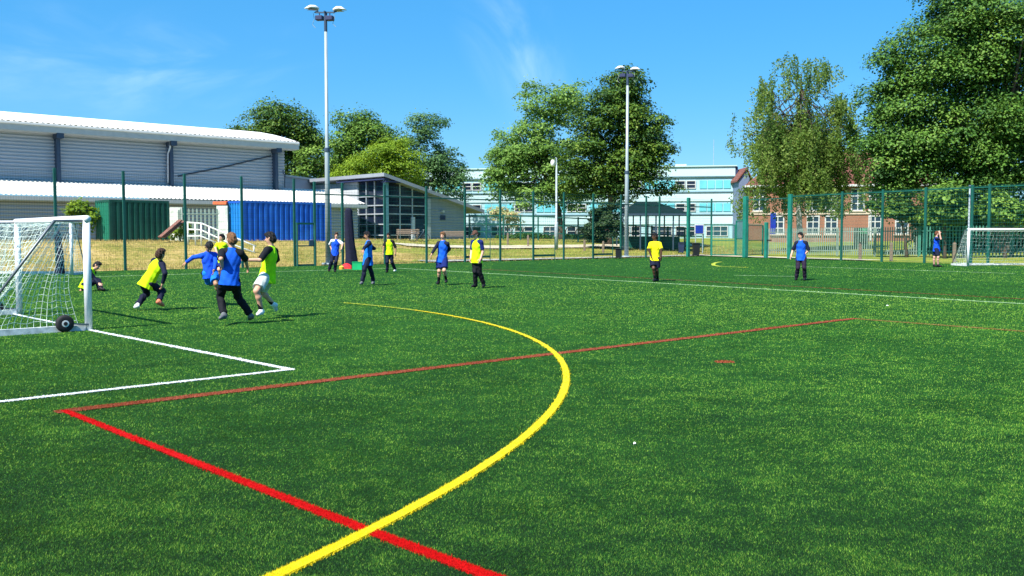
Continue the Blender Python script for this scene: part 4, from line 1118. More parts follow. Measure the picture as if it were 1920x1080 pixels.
def tree(name, label, base, blobs, Y, leaf, n, size, seed, clump=1.0, bark='bark', trunk_r=.3, group=None, nclump=130, limbs=9, inner=.12, depth=.95, gap=0.0, cat='tree', shell=.5, trunk_top=None, flat=.72):
    r = np.random.default_rng(seed); S = FPX / Y
    bc = np.array([P(u, v, Y + dy) for u, v, ru, rv, *x in blobs for dy in [x[0] if x else 0]])
    br = np.array([[ru / S, depth * .5 * (ru + rv) / S, rv / S] for u, v, ru, rv, *x in blobs])
    b = np.array([*P(base[0], base[1], Y)]); b[2] = H(b[0], b[1])
    o = thing(name, b, label, cat, group)
    # clumps spread through the blobs, mostly near their skin
    w = br.prod(1) ** .6; w /= w.sum()
    k = r.choice(len(bc), nclump, p=w); d = r.normal(size=(nclump, 3)); d /= np.linalg.norm(d, axis=1, keepdims=True)
    rad = shell + (1 - shell) * r.random(nclump) ** .5
    rad = np.where(r.random(nclump) < .15, rad * .6, rad) * .93
    cc = bc[k] + d * br[k] * rad[:, None]
    cc[:, 2] = np.maximum(cc[:, 2], b[2] + .5)
    cr = clump * (.55 + .75 * r.random(nclump)) * np.minimum(1, br[k].min(1) / (clump * 1.2))
    nl = (cr ** 2); nl = np.maximum(8, (nl / nl.sum() * n * (1 - inner)).astype(int))
    ci = np.repeat(np.arange(nclump), nl); m = len(ci)
    dd = r.normal(size=(m, 3)); dd /= np.linalg.norm(dd, axis=1, keepdims=True)
    dd[:, 2] = np.where(dd[:, 2] < -.25, -dd[:, 2] * .8, dd[:, 2])
    rr = (.35 + .65 * r.random(m) ** .6)
    lob = 1 + .28 * np.sin(dd[:, 0] * 5 + ci * 1.7) * np.cos(dd[:, 1] * 6 + ci)
    p = cc[ci] + dd * (cr[ci] * rr * lob)[:, None] * np.array([1.1, 1.1, flat])
    tone = np.clip(.5 + .16 * r.normal(size=nclump), .1, .9)
    nr = dd * .55 + np.array([0, 0, .65]) + (cc[ci] - bc[k][ci]) / br[k][ci].mean(1)[:, None] * .3 + r.normal(size=(m, 3)) * .38
    rnd = np.clip(tone[ci] + .16 * r.normal(size=m), 0, 1)
    ni = int(n * inner)
    if ni:
        ki = r.choice(len(bc), ni, p=w); di = r.normal(size=(ni, 3)); di /= np.linalg.norm(di, axis=1, keepdims=True)
        pi = bc[ki] + di * br[ki] * (.75 * r.random(ni) ** .45)[:, None]
        p = np.concatenate([p, pi]); nr = np.concatenate([nr, r.normal(size=(ni, 3)) + np.array([0, 0, .5])]); rnd = np.concatenate([rnd, np.clip(.35 + .15 * r.normal(size=ni), 0, 1)])  # inner leaves get a darker tone: crown shade put into the colour
    # stray sprigs that break the outline
    ns = int(n * .035); ks = r.choice(nclump, ns); ds = r.normal(size=(ns, 3)); ds /= np.linalg.norm(ds, axis=1, keepdims=True)
    p = np.concatenate([p, cc[ks] + ds * (cr[ks] * (1.0 + .22 * r.random(ns)))[:, None]]); nr = np.concatenate([nr, ds + r.normal(size=(ns, 3)) * .5]); rnd = np.concatenate([rnd, .5 + .4 * r.random(ns)])
    if gap:
        keep = (np.sin(p[:, 0] * 1.3 + seed) * np.sin(p[:, 2] * 1.5 + p[:, 1] * .5) > -1 + gap * 2 * r.random(len(p))) ; p, nr, rnd = p[keep], nr[keep], rnd[keep]
    leaves('crown', p, nr, size, LEAF[leaf], o, rnd, seed)
    # trunk and limbs
    mb = MB(); cen = (bc * w[:, None]).sum(0); zt = cen[2] if trunk_top is None else P(0, trunk_top, Y)[2]
    top = V(b[0] * .35 + cen[0] * .65, b[1], max(zt, b[2] + 1)); hgt = top[2] - b[2]
    f1 = V(b[0] * .8 + top[0] * .2, b[1], b[2] + hgt * .35)
    mb.path([b - UP * .15, b + UP * .3, f1, top], [trunk_r * 1.45, trunk_r * 1.08, trunk_r * .8, trunk_r * .35], 10)
    for j in range(limbs):
        t = .3 + .65 * (j + .5) / limbs
        s = f1 + (top - f1) * max(0, (t - .35) / .65); e = cc[r.integers(nclump)]
        mid = (s + e) / 2 + UP * .12 * np.linalg.norm(e - s)
        mb.path([s, mid, e], [trunk_r * .42 * (1.25 - t * .6), trunk_r * .25, trunk_r * .07], 6)
    mb.build('trunk', M[bark], o, smooth=True)
    return o
G1 = 'trees behind the sports hall'
tree('dense_tree', 'dark dense tree behind the right end of the hall roof', (535, 440), [(525, 255, 85, 52), (480, 262, 52, 36), (575, 285, 38, 60), (548, 330, 40, 50), (520, 225, 48, 30), (440, 245, 18, 8)], 104, 'dark', 26000, .29, 11, 1.4, trunk_r=.4, group=G1, nclump=130)
tree('dense_tree', 'rounded dark green tree right of the tall floodlight mast', (660, 440), [(668, 262, 62, 52), (690, 240, 40, 34), (625, 300, 55, 45), (590, 320, 42, 36), (655, 320, 60, 40), (730, 290, 28, 40)], 102, 'mid', 30000, .27, 12, 1.3, trunk_r=.4, group=G1, nclump=150)
tree('yellow_green_tree', 'low yellow-green tree above the grey entrance roof', (715, 440), [(715, 310, 80, 42), (670, 325, 48, 28), (750, 318, 50, 36), (735, 285, 42, 26), (640, 335, 22, 16), (700, 345, 90, 30)], 97, 'yellow', 28000, .23, 13, 1.0, trunk_r=.3, group=G1, nclump=170)
tree('airy_tree', 'airy grey-green tree with sky gaps above the entrance roof end', (812, 440), [(800, 240, 36, 28), (790, 275, 42, 34), (825, 300, 42, 40), (840, 335, 38, 32), (800, 330, 40, 36), (765, 250, 18, 16), (858, 320, 16, 14), (850, 365, 32, 18)], 112, 'airy', 15000, .3, 14, 1.2, trunk_r=.3, group=G1, nclump=95, inner=.04, gap=.18)
G2 = 'trees on the lawn before the school'
tree('broad_tree', 'light green spreading tree left of the second floodlight mast', (1052, 456), [(1010, 220, 52, 50), (1050, 200, 52, 42), (985, 290, 58, 60), (955, 320, 46, 50), (1040, 300, 60, 60), (940, 350, 28, 30), (1000, 365, 55, 32), (1065, 370, 40, 34), (935, 250, 16, 14), (990, 175, 20, 18), (1075, 165, 22, 14)], 93, 'fresh', 40000, .27, 15, 1.3, trunk_r=.36, group=G2, nclump=210, inner=.06, gap=.06, limbs=14)
tree('broad_tree', 'darker green layered tree behind the second floodlight mast', (1140, 456), [(1165, 180, 45, 48), (1140, 230, 75, 55), (1195, 235, 52, 50), (1120, 300, 70, 55), (1200, 300, 58, 55), (1170, 350, 70, 34), (1095, 350, 45, 34), (1245, 355, 34, 18), (1235, 235, 26, 16), (1180, 140, 26, 18), (1225, 290, 34, 30)], 86, 'dark', 52000, .26, 16, 1.2, trunk_r=.36, group=G2, nclump=260, inner=.16, limbs=14)
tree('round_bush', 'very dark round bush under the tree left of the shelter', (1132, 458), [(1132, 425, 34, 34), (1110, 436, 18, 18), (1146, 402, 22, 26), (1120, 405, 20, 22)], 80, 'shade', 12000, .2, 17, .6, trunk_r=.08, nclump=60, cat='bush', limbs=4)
tree('blossom_shrub', 'small shrub with pale yellow-pink blossom before the school', (952, 448), [(950, 402, 26, 20), (968, 415, 14, 16), (935, 400, 14, 14)], 90, 'blossom', 1500, .26, 18, .6, trunk_r=.07, nclump=36, inner=.02, cat='shrub', limbs=5)
big = tree('chestnut_tree', 'huge broad leafy green tree filling the right side', (1880, 470), [(1770, 110, 120, 100), (1850, 60, 120, 90), (1720, 210, 100, 100), (1800, 220, 130, 110), (1880, 190, 110, 120), (1700, 290, 82, 72), (1770, 320, 100, 60), (1860, 310, 110, 70), (1665, 335, 55, 42), (1800, 30, 80, 60), (1675, 130, 38, 40), (1985, 160, 120, 150), (1960, 310, 110, 70), (1640, 270, 30, 40), (1900, 390, 60, 40), (1820, 370, 60, 30), (1655, 200, 34, 40), (1690, 365, 40, 24), (1760, 385, 50, 24), (1645, 365, 24, 26)], 70, 'chestnut', 185000, .225, 19, 1.45, trunk_r=.55, nclump=430, inner=.26, limbs=22, shell=.74, flat=.88)
G3 = 'low shrubs under the big tree'
tree('leafy_shrub', 'leafy green shrub below the big tree behind the grey pole', (1772, 462), [(1770, 375, 34, 30), (1755, 400, 30, 22), (1790, 400, 26, 30)], 63, 'mid', 5000, .28, 20, .7, trunk_r=.1, group=G3, nclump=60, cat='shrub', limbs=5)
tree('leafy_shrub', 'leafy light green shrub behind the far goal', (1885, 462), [(1880, 392, 32, 30), (1900, 410, 22, 26), (1862, 380, 16, 16)], 62, 'mid', 5000, .28, 21, .7, trunk_r=.1, group=G3, nclump=60, cat='shrub', limbs=5)
tree('leafy_shrub', 'hanging leafy shrub in front of the brick wall at the left of the big tree', (1700, 462), [(1682, 395, 28, 18), (1706, 405, 16, 16), (1640, 385, 16, 12)], 66, 'dark', 3500, .28, 22, .7, trunk_r=.1, group=G3, nclump=50, cat='shrub', limbs=5)
tree('verge_bush', 'yellow-green bush left of the green container', (158, 452), [(158, 400, 24, 22), (140, 410, 14, 14), (172, 415, 10, 30)], 59, 'yellow', 3000, .2, 23, .45, trunk_r=.06, nclump=44, cat='bush', limbs=4)
tree('verge_bush', 'low tuft of tall green weeds beside the pale handrail', (338, 452), [(338, 440, 18, 12), (350, 432, 10, 14), (322, 446, 10, 6)], 56, 'yellow', 1500, .17, 24, .32, trunk_r=.03, nclump=26, cat='bush', limbs=3)
# hedge of dark shade behind the palisade at the far right
def hedge(label, us, vt, Y, leaf, n, seed):
    r = np.random.default_rng(seed); a_, b_ = P(us[0], 460, Y), P(us[1], 460, Y)
    o = thing('hedge', V((a_[0] + b_[0]) / 2, Y, H(a_[0], Y)), label, 'hedge')
    x = r.uniform(a_[0], b_[0], n); ht = P(0, vt, Y)[2]; top = ht * (.86 + .14 * np.sin(x * .9) * np.sin(x * .37 + 1))
    y = Y + r.normal(0, 1.0, n); z = H(a_[0], Y) + (top - H(a_[0], Y)) * r.random(n) ** .7
    p = np.stack([x, y, z], -1); leaves('foliage', p, r.normal(size=(n, 3)) + np.array([0, -.4, .6]), .4, LEAF[leaf], o, np.clip(r.normal(.4, .2, n), 0, 1), seed)
    mb = MB()
    for k in range(9):
        q = a_ + (b_ - a_) * (k + .5) / 9; q[2] = H(q[0], q[1]); mb.path([q, q + UP * ht * .45, q + V(.3, .1, ht * .7)], [.12, .08, .03], 6)
    mb.build('stem', M['bark'], o)
hedge('dark overgrown hedge in the shade behind the green palisade', (1722, 2050), 372, 78, 'dark', 20000, 31)
hedge('low green hedge at the foot of the school behind the compound fence', (930, 1110), 437, 104, 'dark', 3500, 32)

# weeping birch: limbs that arch over and long hanging strands of small leaves
def birch():
    Y = 82; S = FPX / Y; r = np.random.default_rng(41)
    b = P(1498, 462, Y); b[2] = H(*b[:2]); o = thing('weeping_birch', b, 'weeping birch with pale trunk and long hanging olive green strands', 'tree')
    top = P(1502, 135, Y); mb = MB(); bb = MB()
    mid = P(1496, 330, Y)
    mb.path([b - UP * .1, P(1499, 430, Y), mid, P(1500, 240, Y), top], [.32, .25, .17, .09, .02], 10)
    pts, nrs, rnd = [], [], []
    outl = [(1500, 114, 26), (1472, 122, 22), (1545, 118, 24), (1440, 160, 24), (1580, 185, 26), (1412, 212, 22), (1598, 232, 22), (1394, 260, 16), (1520, 140, 22), (1455, 205, 26), (1500, 165, 16), (1500, 195, 18), (1497, 215, 20), (1590, 290, 34), (1400, 330, 22), (1500, 180, 110), (1500, 240, 100), (1480, 270, 90), (1520, 300, 85), (1500, 220, 90), (1450, 235, 50), (1555, 250, 50)]
    strands = 1050
    wts = np.array([o_[2] ** 1.15 for o_ in outl]); wts = wts / wts.sum()
    for i in range(strands):
        if i % 7 == 0:
            k = r.choice(len(outl), p=wts); u, v, w = outl[k]
            u0 = u + r.normal(0, w * .45); v0 = v + r.uniform(-8, 20 if k < 10 else 75)
            rel = abs(u0 - 1495) / 110; y0 = r.normal(0, 2.4) * math.sqrt(max(.1, 1 - min(rel, .98) ** 2)); L0 = r.uniform(1.4, 4.0) * (.75 if k < 10 else 1)
        uu, vv, yd = u0 + r.normal(0, 8 if i % 3 else 13), v0 + r.normal(0, 9), y0 + r.normal(0, .5)
        s = P(uu, vv, Y + yd); L = L0 * r.uniform(.6, 1.15)
        L = min(L, s[2] - (2.6 + 1.2 * r.random())); yd = yd
        if L < .6: continue
        n = int(62 * L / 2); t = r.random(n) ** .85
        sway = r.normal(0, .1, 2)
        jw = .09 + .1 * np.sin(t * 3)
        px = np.stack([s[0] + sway[0] * t * L + r.normal(0, 1, n) * jw, s[1] + sway[1] * t * L + r.normal(0, 1, n) * jw, s[2] - t * L], -1)
        pts.append(px); nrs.append(r.normal(size=(n, 3)) * np.array([1, 1, .5]) + np.array([0, -.2, .25])); tn = np.clip(r.normal(.5, .2), .1, .95); rnd.append(np.clip(tn + r.normal(0, .15, n), 0, 1))
        if i % 4 == 0: bb.path([s, s + V(sway[0] * L * .5, sway[1] * L * .5, -L * .5), s + V(sway[0] * L, sway[1] * L, -L * .97)], [.014, .01, .006], 3, cap=False)
        if i % 9 == 0:
            tt = r.uniform(.15, .9); st = mid + (top - mid) * tt
            bb.path([st, (st + s) / 2 + UP * .45, s], [.045, .03, .012], 5)
    leaves('crown', np.concatenate(pts), np.concatenate(nrs), .2, LEAF['birch'], o, np.concatenate(rnd), 42, .6)
    mb.build('trunk', M['bark_pale'], o, smooth=True); bb.build('branches', M['bark'], o, smooth=True)
birch()
# ================================================================== people: signed distance bodies turned into one surface
def sdf_mesh(prims, h):
    lo = np.min([p['lo'] for p in prims if p['op'] != 'cut'], 0) - 3 * h; hi = np.max([p['hi'] for p in prims if p['op'] != 'cut'], 0) + 3 * h
    n = np.ceil((hi - lo) / h).astype(int) + 1
    D = np.full(n, .5, np.float32)
    gx, gy, gz = (lo[i] + h * np.arange(n[i]) for i in range(3))
    for p in prims:
        k = p['k']
        if p['op'] == 'cut': i0 = np.zeros(3, int); i1 = n
        else:
            i0 = np.clip(np.floor((p['lo'] - k - .02 - lo) / h).astype(int), 0, n); i1 = np.clip(np.ceil((p['hi'] + k + .02 - lo) / h).astype(int) + 1, 0, n)
        if (i1 <= i0).any(): continue
        sl = tuple(slice(a, b) for a, b in zip(i0, i1))
        X = np.stack(np.meshgrid(gx[sl[0]], gy[sl[1]], gz[sl[2]], indexing='ij'), -1)
        d = p['f'](X).astype(np.float32); a = D[sl]
        if p['op'] == 'add':
            hh = np.maximum(k - np.abs(a - d), 0) / k; D[sl] = np.minimum(a, d) - hh * hh * k * .25
        else: D[sl] = np.maximum(a, -d)
    ins = D < 0
    c = sum(ins[a:n[0] - 1 + a, b:n[1] - 1 + b, e:n[2] - 1 + e].astype(np.int8) for a in (0, 1) for b in (0, 1) for e in (0, 1))
    act = (c > 0) & (c < 8); ids = np.full(act.shape, -1, np.int32); ci = np.argwhere(act); ids[act] = np.arange(len(ci))
    acc = np.zeros((len(ci), 3)); cnt = np.zeros(len(ci))
    offs = [np.array(o) for o in ((0, 0, 0), (0, 0, 1), (0, 1, 0), (0, 1, 1), (1, 0, 0), (1, 0, 1), (1, 1, 0), (1, 1, 1))]
    for a in offs:
        for b in offs:
            if (b - a).sum() == 1 and (b >= a).all():
                da = D[tuple((ci + a).T)]; db = D[tuple((ci + b).T)]; m = (da < 0) != (db < 0)
                t = np.where(m, da / np.where(m, da - db, 1), 0)
                acc[m] += (a + (b - a) * t[:, None])[m]; cnt[m] += 1
    v = lo + h * (ci + acc / cnt[:, None])
    F = []
    for ax in range(3):
        s0 = [slice(1, -1)] * 3; s0[ax] = slice(0, -1); s1 = [slice(1, -1)] * 3; s1[ax] = slice(1, None)
        a, b = ins[tuple(s0)], ins[tuple(s1)]
        for sgn, m in ((0, a & ~b), (1, ~a & b)):
            e = np.argwhere(m); o = np.array([1, 1, 1]); o[ax] = 0; e = e + o
            u, w = (ax + 1) % 3, (ax + 2) % 3; q = []
            for du, dw in ((-1, -1), (0, -1), (0, 0), (-1, 0)):
                g = e.copy(); g[:, u] += du; g[:, w] += dw; q.append(ids[tuple(g.T)])
            q = np.stack(q, -1); F.append(q[:, ::-1] if sgn else q)
    F = np.concatenate(F); F = F[(F >= 0).all(1)]
    return v, F

def cone(a, b, ra, rb, k=.02, flat=None, s=1.0, cap=(0, 0), op='add', wob=0):
    a, b = np.asarray(a, float), np.asarray(b, float); r = max(ra, rb)
    def f(X):
        q = X - a; ba = b - a
        if flat is not None:
            q = q + (s - 1) * (q @ flat)[..., None] * flat; ba = ba + (s - 1) * (ba @ flat) * flat
        L2 = max(ba @ ba, 1e-9); t = (q @ ba) / L2; tc = np.clip(t, 0, 1)
        d = np.linalg.norm(q - tc[..., None] * ba, axis=-1) - (ra + (rb - ra) * tc)
        L = math.sqrt(L2)
        if cap[0]: d = np.maximum(d, -t * L)
        if cap[1]: d = np.maximum(d, (t - 1) * L)
        if wob: d = d + wob * (np.sin(X[..., 2] * 34 + X[..., 0] * 26 + 2 * np.sin(X[..., 1] * 19)) * .7 + np.sin(X[..., 1] * 48 - X[..., 2] * 30 + X[..., 0] * 41) * .6)
        return d
    return dict(op=op, f=f, k=k, lo=np.minimum(a, b) - r - .01, hi=np.maximum(a, b) + r + .01)
def ell(c, fr, rad, k=.015, op='add', wob=0):
    """ellipsoid; fr rows = axes"""
    c = np.asarray(c, float); fr = np.asarray(fr); rad = np.asarray(rad, float)
    def f(X):
        q = (X - c) @ fr.T; kk = np.linalg.norm(q / rad, axis=-1); g = np.linalg.norm(q / rad ** 2, axis=-1)
        d = kk * (kk - 1) / np.maximum(g, 1e-6)
        if wob: d = d + wob * np.sin(X[..., 0] * 90 + X[..., 2] * 50) * np.sin(X[..., 1] * 85 - X[..., 2] * 60)
        return d
    R_ = rad.max() + .005
    return dict(op=op, f=f, k=k, lo=c - R_, hi=c + R_)
def plane_cut(p, nrm):
    """keeps the side the normal points away from"""
    p = np.asarray(p, float); nrm = unit(nrm)
    return dict(op='cut', f=lambda X: -((X - p) @ nrm), k=.01, lo=p, hi=p)

# relaxed hand in its own frame: x along the fingers, y to the thumb, z out of the back of the hand
def make_hand():
    I = np.eye(3); pr = [ell((.045, 0, 0), I, (.052, .040, .016)), cone((-.015, 0, 0), (.02, 0, 0), .024, .028, .02, V(0, 0, 1), 1.4)]
    for y, L, c in ((.028, .068, .35), (.010, .078, .42), (-.009, .072, .5), (-.027, .056, .6)):
        p0 = V(.083, y, .002); a1 = c * .6; p1 = p0 + V(math.cos(a1), y * .8, -math.sin(a1)) * L * .5; p2 = p1 + V(math.cos(c * 1.7), y * .5, -math.sin(c * 1.7)) * L * .5
        pr += [cone(p0, p1, .0088, .008, .004), cone(p1, p2, .008, .0065, .003)]
    t0 = V(.018, .034, -.004); t1 = t0 + V(.026, .027, -.012); t2 = t1 + V(.03, .008, -.01)
    pr += [cone(t0, t1, .013, .0105, .012), cone(t1, t2, .010, .008, .004)]
    return sdf_mesh(pr, .0042)
HAND_V, HAND_F = make_hand()

PM = {}
def cloth(name, c, rough=.8):
    if name not in PM: PM[name] = mat('cloth_' + name, c, rough, var=.18, scale=7, spec=.2, bump=.25, bscale=40)
    return PM[name]
def skin(tone):
    k = 'skin_' + tone
    if k not in PM:
        c = {'fair': (.62, .34, .23), 'pink': (.66, .36, .27), 'tan': (.42, .22, .13), 'dark': (.09, .042, .026)}[tone]
        PM[k] = mat(k, c, .5, var=.08, scale=9, spec=.35)
    return PM[k]
HAIRC = {'brown': (.05, .022, .012), 'black': (.006, .005, .006), 'light': (.16, .075, .03), 'auburn': (.12, .04, .015)}
NEON = cloth('neon_yellow', (.5, .8, .004)); NEONG = cloth('neon_green', (.42, .85, .006)); BLUE = cloth('royal_blue', (.006, .075, .62)); NAVY = cloth('navy', (.007, .01, .03)); BLK = cloth('black', (.007, .008, .012))
WHT = cloth('white', (.75, .76, .78)); GREYW = cloth('pale_grey', (.55, .6, .56)); BRT = cloth('bright_blue', (.008, .16, .66)); CYAN = cloth('mid_blue', (.004, .09, .56)); MIDN = cloth('midnight_blue', (.006, .016, .12))
SHW = cloth('white_shoe', (.72, .74, .74), .5); SHB = cloth('black_shoe', (.01, .01, .013), .5); SHG = cloth('grey_shoe', (.12, .13, .14), .5); SHR = cloth('red_sole_shoe', (.6, .18, .1), .5); CAPB = cloth('brown_cap', (.1, .05, .035)); LEMON = cloth('lemon_tee', (.86, .8, .01))
EYE = mat('eye_dark', (.01, .01, .012), .2); LIP = mat('lip', (.3, .1, .08), .5)

def person(label, uv, foot_v, pose, face, Ht=1.66, tone='fair', hair='brown', top=NAVY, sleeve='long', bib=None, bottom=BLK, legs='trousers', sock=None, shoes=SHB, shoes2=None, head_turn=0, look=-8, cap=None, bib_len=0, hem=None, ground=True, cuff=None, group='boys playing football'):
    """pose: pixel (u, v, side) of each joint; side +1 = farther than its parent, -1 = nearer, 0 = level"""
    Y0 = 1.6 * FPX / (foot_v - HOR)
    th = R(face); fwd = V(math.cos(th), math.sin(th), 0); left = V(-fwd[1], fwd[0], 0)
    def J(par, key, L):
        u, v, sg = pose[key]; d = ray(u, v); o_ = V(0, 0, CAMZ); q = par - o_
        a = d @ d; b_ = -2 * (d @ q); c = q @ q - L * L; disc = b_ * b_ - 4 * a * c
        if disc <= 0: t = -b_ / (2 * a); X = o_ + d * t; return par + unit(X - par) * min(np.linalg.norm(X - par), L * 1.08)
        t0_, t1_ = (-b_ - math.sqrt(disc)) / (2 * a), (-b_ + math.sqrt(disc)) / (2 * a)
        if sg == 0: t = -b_ / (2 * a); X = o_ + d * t; return par + unit(X - par) * L * .97 if np.linalg.norm(X - par) > .8 * L else o_ + d * (t1_ if False else t0_)
        return o_ + d * (t1_ if sg > 0 else t0_)
    pv = P(pose['hip'][0], pose['hip'][1], Y0); nk = J(pv, 'neck', .30 * Ht)
    hd = J(nk, 'head', .112 * Ht)
    up = unit(nk - pv); lat = unit(left - up * (left @ up)); ff = np.cross(lat, up)
    if 'twist' in pose: tw = R(pose['twist']); slat = lat * math.cos(tw) + ff * math.sin(tw)
    else: slat = lat
    sh = {'L': nk + slat * .098 * Ht - up * .028 * Ht, 'R': nk - slat * .098 * Ht - up * .028 * Ht}
    hp_ = {'L': pv + lat * .052 * Ht - up * .01 * Ht, 'R': pv - lat * .052 * Ht - up * .01 * Ht}
    el, wr, kn, an, tip = {}, {}, {}, {}, {}
    for s in 'LR':
        el[s] = J(sh[s], 'el' + s, .172 * Ht); wr[s] = J(el[s], 'wr' + s, .150 * Ht)
        kn[s] = J(hp_[s], 'kn' + s, .242 * Ht); an[s] = J(kn[s], 'an' + s, .242 * Ht)
        if 'toe' + s in pose: tip[s] = J(an[s], 'toe' + s, .15 * Ht)
        else: tip[s] = an[s] + fwd * .115 * Ht - UP * .03 * Ht
    if ground:
        # set the sole of the lower foot on the turf
        zmin = min(min(an[s][2] - .042 * Ht, tip[s][2] - .012 * Ht) for s in 'LR'); dz = UP * (.012 - zmin)
        for dct in (sh, hp_, el, wr, kn, an, tip):
            for s in 'LR': dct[s] = dct[s] + dz
        pv, nk, hd = pv + dz, nk + dz, hd + dz
    h = .0085 if Y0 < 23 else (.011 if Y0 < 34 else .013)
    k1 = Ht / 1.66
    hth = R(face + head_turn); hf = V(math.cos(hth), math.sin(hth), 0); hu = unit(unit(hd - nk) * .6 + UP * .6); hf = unit(hf - hu * (hf @ hu)); 
    if look: hf, hu = hf * math.cos(R(look)) + hu * math.sin(R(look)), hu * math.cos(R(look)) - hf * math.sin(R(look))
    hl = np.cross(hu, hf); fr = np.stack([hf, hl, hu]); hc = hd + hu * .01
    root = thing('person', V(pv[0], pv[1], 0), label, 'person', group)
    org = LOC[root.name]
    def torso(off, k=.03, wob=0, lo_=0, fl=1.42):
        P0, T = pv, nk - pv
        r = lambda x: x * .95 * k1 + off
        pr = [cone(P0 - up * (.02 + lo_), P0 + T * .33, r(.150 + (.01 if lo_ < .06 else .03) * (lo_ > 0)), r(.128), k, ff, fl, wob=wob), cone(P0 + T * .33, P0 + T * .72, r(.128), r(.152), k, ff, 1.4, wob=wob), cone(P0 + T * .70, P0 + T * .9, r(.15), r(.098), k, ff, 1.38, wob=wob)]
        return pr
    def arm(s, off, upto=1.0, wob=0, cap=(0, 0)):
        r = lambda x: x * k1 + off; pr = [cone(nk * .45 + sh[s] * .55 - up * .005, sh[s], r(.056), r(.053), .03, wob=wob)]
        if upto <= .55: e = sh[s] + (el[s] - sh[s]) * (upto / .5 if upto <= .5 else 1); pr.append(cone(sh[s], e, r(.053), r(.046) + .006, .02, cap=(0, 1), wob=wob))
        else:
            e = el[s] + (wr[s] - el[s]) * (upto - .5) * 2
            pr += [cone(sh[s], el[s], r(.052), r(.040), .02, wob=wob), cone(el[s], e, r(.040), r(.029), .02, cap=(0, cap[1]), wob=wob)]
        return pr
    def leg(s, off, upto=1.0, wob=0, flare=0, cut=False):
        r = lambda x: x * k1 + off; a_, b_, c_ = hp_[s], kn[s], an[s]
        if upto <= .5: return [cone(a_, a_ + (b_ - a_) * upto * 2, r(.088), r(.066) + flare, .03, cap=(0, 1), wob=wob)]
        m_ = b_ + (c_ - b_) * .32; back = unit(np.cross(np.cross(c_ - b_, fwd), c_ - b_)) * -.012
        e = b_ + (c_ - b_) * (upto - .5) * 2
        return [cone(a_, b_, r(.088), r(.057), .03, wob=wob), cone(b_, m_ + back, r(.055), r(.055), .03, wob=wob), cone(m_ + back, e, r(.055), r(.038) + flare, .03, cap=(0, 1 if cut else 0), wob=wob)]
    # ---- body: one surface
    body = torso(0) + [cone(nk - up * .03, hd - hu * .03, .052 * k1, .05 * k1, .03), cone(sh['L'] - slat * .05, sh['R'] + slat * .05, .05 * k1, .05 * k1, .04)]
    for s in 'LR': body += arm(s, 0) + leg(s, 0) + [cone(an[s], an[s] - UP * .01, .037 * k1, .036 * k1, .02), cone(an[s] - UP * .02 * k1, an[s] + unit(tip[s] - an[s]) * .12 * k1, .030 * k1, .022 * k1, .02)]
    hr = .92 + .08 * k1
    body += [ell(hc + hu * .012 - hf * .008, fr, np.array([.093, .074, .105]) * hr), ell(hc + hf * .022 - hu * .045, fr, np.array([.062, .056, .066]) * hr, .03),
             cone(hc + hf * .083 + hu * .012, hc + hf * .106 - hu * .022, .009, .0135, .008), ell(hc + hl * .074 - hf * .005, fr, (.024, .011, .032), .004), ell(hc - hl * .074 - hf * .005, fr, (.024, .011, .032), .004)]
    for s in (1, -1): body.append(dict(ell(hc + hf * .093 + hl * s * .032 + hu * .016, fr, (.014, .017, .011)), op='sub'))
    bv, bf = sdf_mesh(body, h)
    cen = bv[bf].mean(1); mi = np.zeros(len(bf), int)
    for s in (1, -1): mi[np.linalg.norm(cen - (hc + hf * .082 + hl * s * .032 + hu * .016), axis=1) < .017] = 1
    q = (cen - (hc + hf * .088 - hu * .055)) @ fr.T; mi[(np.abs(q[:, 0]) < .03) & (np.abs(q[:, 1]) < .024) & (np.abs(q[:, 2]) < .008)] = 2
    V_, F_, MI = [bv], [bf], [mi]; kk = len(bv)
    for s in 'LR':
        x = unit(wr[s] - el[s]); sd = slat if s == 'L' else -slat
        yv = fwd * .8 + UP * .1 - sd * .25; yv = unit(yv - x * (yv @ x)) if np.linalg.norm(yv - x * (yv @ x)) > .1 else unit(np.cross(x, UP)); zv = np.cross(x, yv)
        if zv @ sd < 0: zv = -zv
        hv = wr[s] + (HAND_V[:, :1] * x + HAND_V[:, 1:2] * yv + HAND_V[:, 2:] * zv) * k1
        f_ = HAND_F if np.cross(x, yv) @ zv > 0 else HAND_F[:, ::-1]
        V_.append(hv); F_.append(f_ + kk); MI.append(np.zeros(len(f_), int)); kk += len(hv)
    npmesh('body', np.concatenate(V_), np.concatenate(F_).ravel(), 4, [skin(tone), EYE, LIP], org, root, smooth=True, mi=np.concatenate(MI))
    def garment(name, prims, m, hh=None):
        v, f = sdf_mesh(prims, hh or h * 1.1); return npmesh(name, v, f.ravel(), 4, m, org, root, smooth=True)
    # ---- clothes
    top_p = torso(.012, wob=.0025, lo_=.05, fl=1.25) + [plane_cut(pv - up * (.115 + (hem or 0)), -up)] + [cone(sh['L'], sh['R'], .052 * k1 + .012, .052 * k1 + .012, .04), cone(nk - up * .05, nk + up * .012, .066 * k1, .060 * k1, .02, cap=(0, 1))]
    for s in 'LR':
        top_p += arm(s, .012, {'long': .97, 'short': .40, 'elbow': .55}[sleeve], wob=.002, cap=(0, 1))
    garment('shirt', top_p, top)
    if bib is not None:
        bl = .13 + bib_len
        bp = torso(.026, .04, .006, lo_=bl, fl=1.1) + [plane_cut(pv - up * bl, -up)] + [cone(nk - up * .09 + slat * .085, nk - up * .005 + slat * .07, .05, .034, .03), cone(nk - up * .09 - slat * .085, nk - up * .005 - slat * .07, .05, .034, .03)]
        garment('bib', bp, bib)
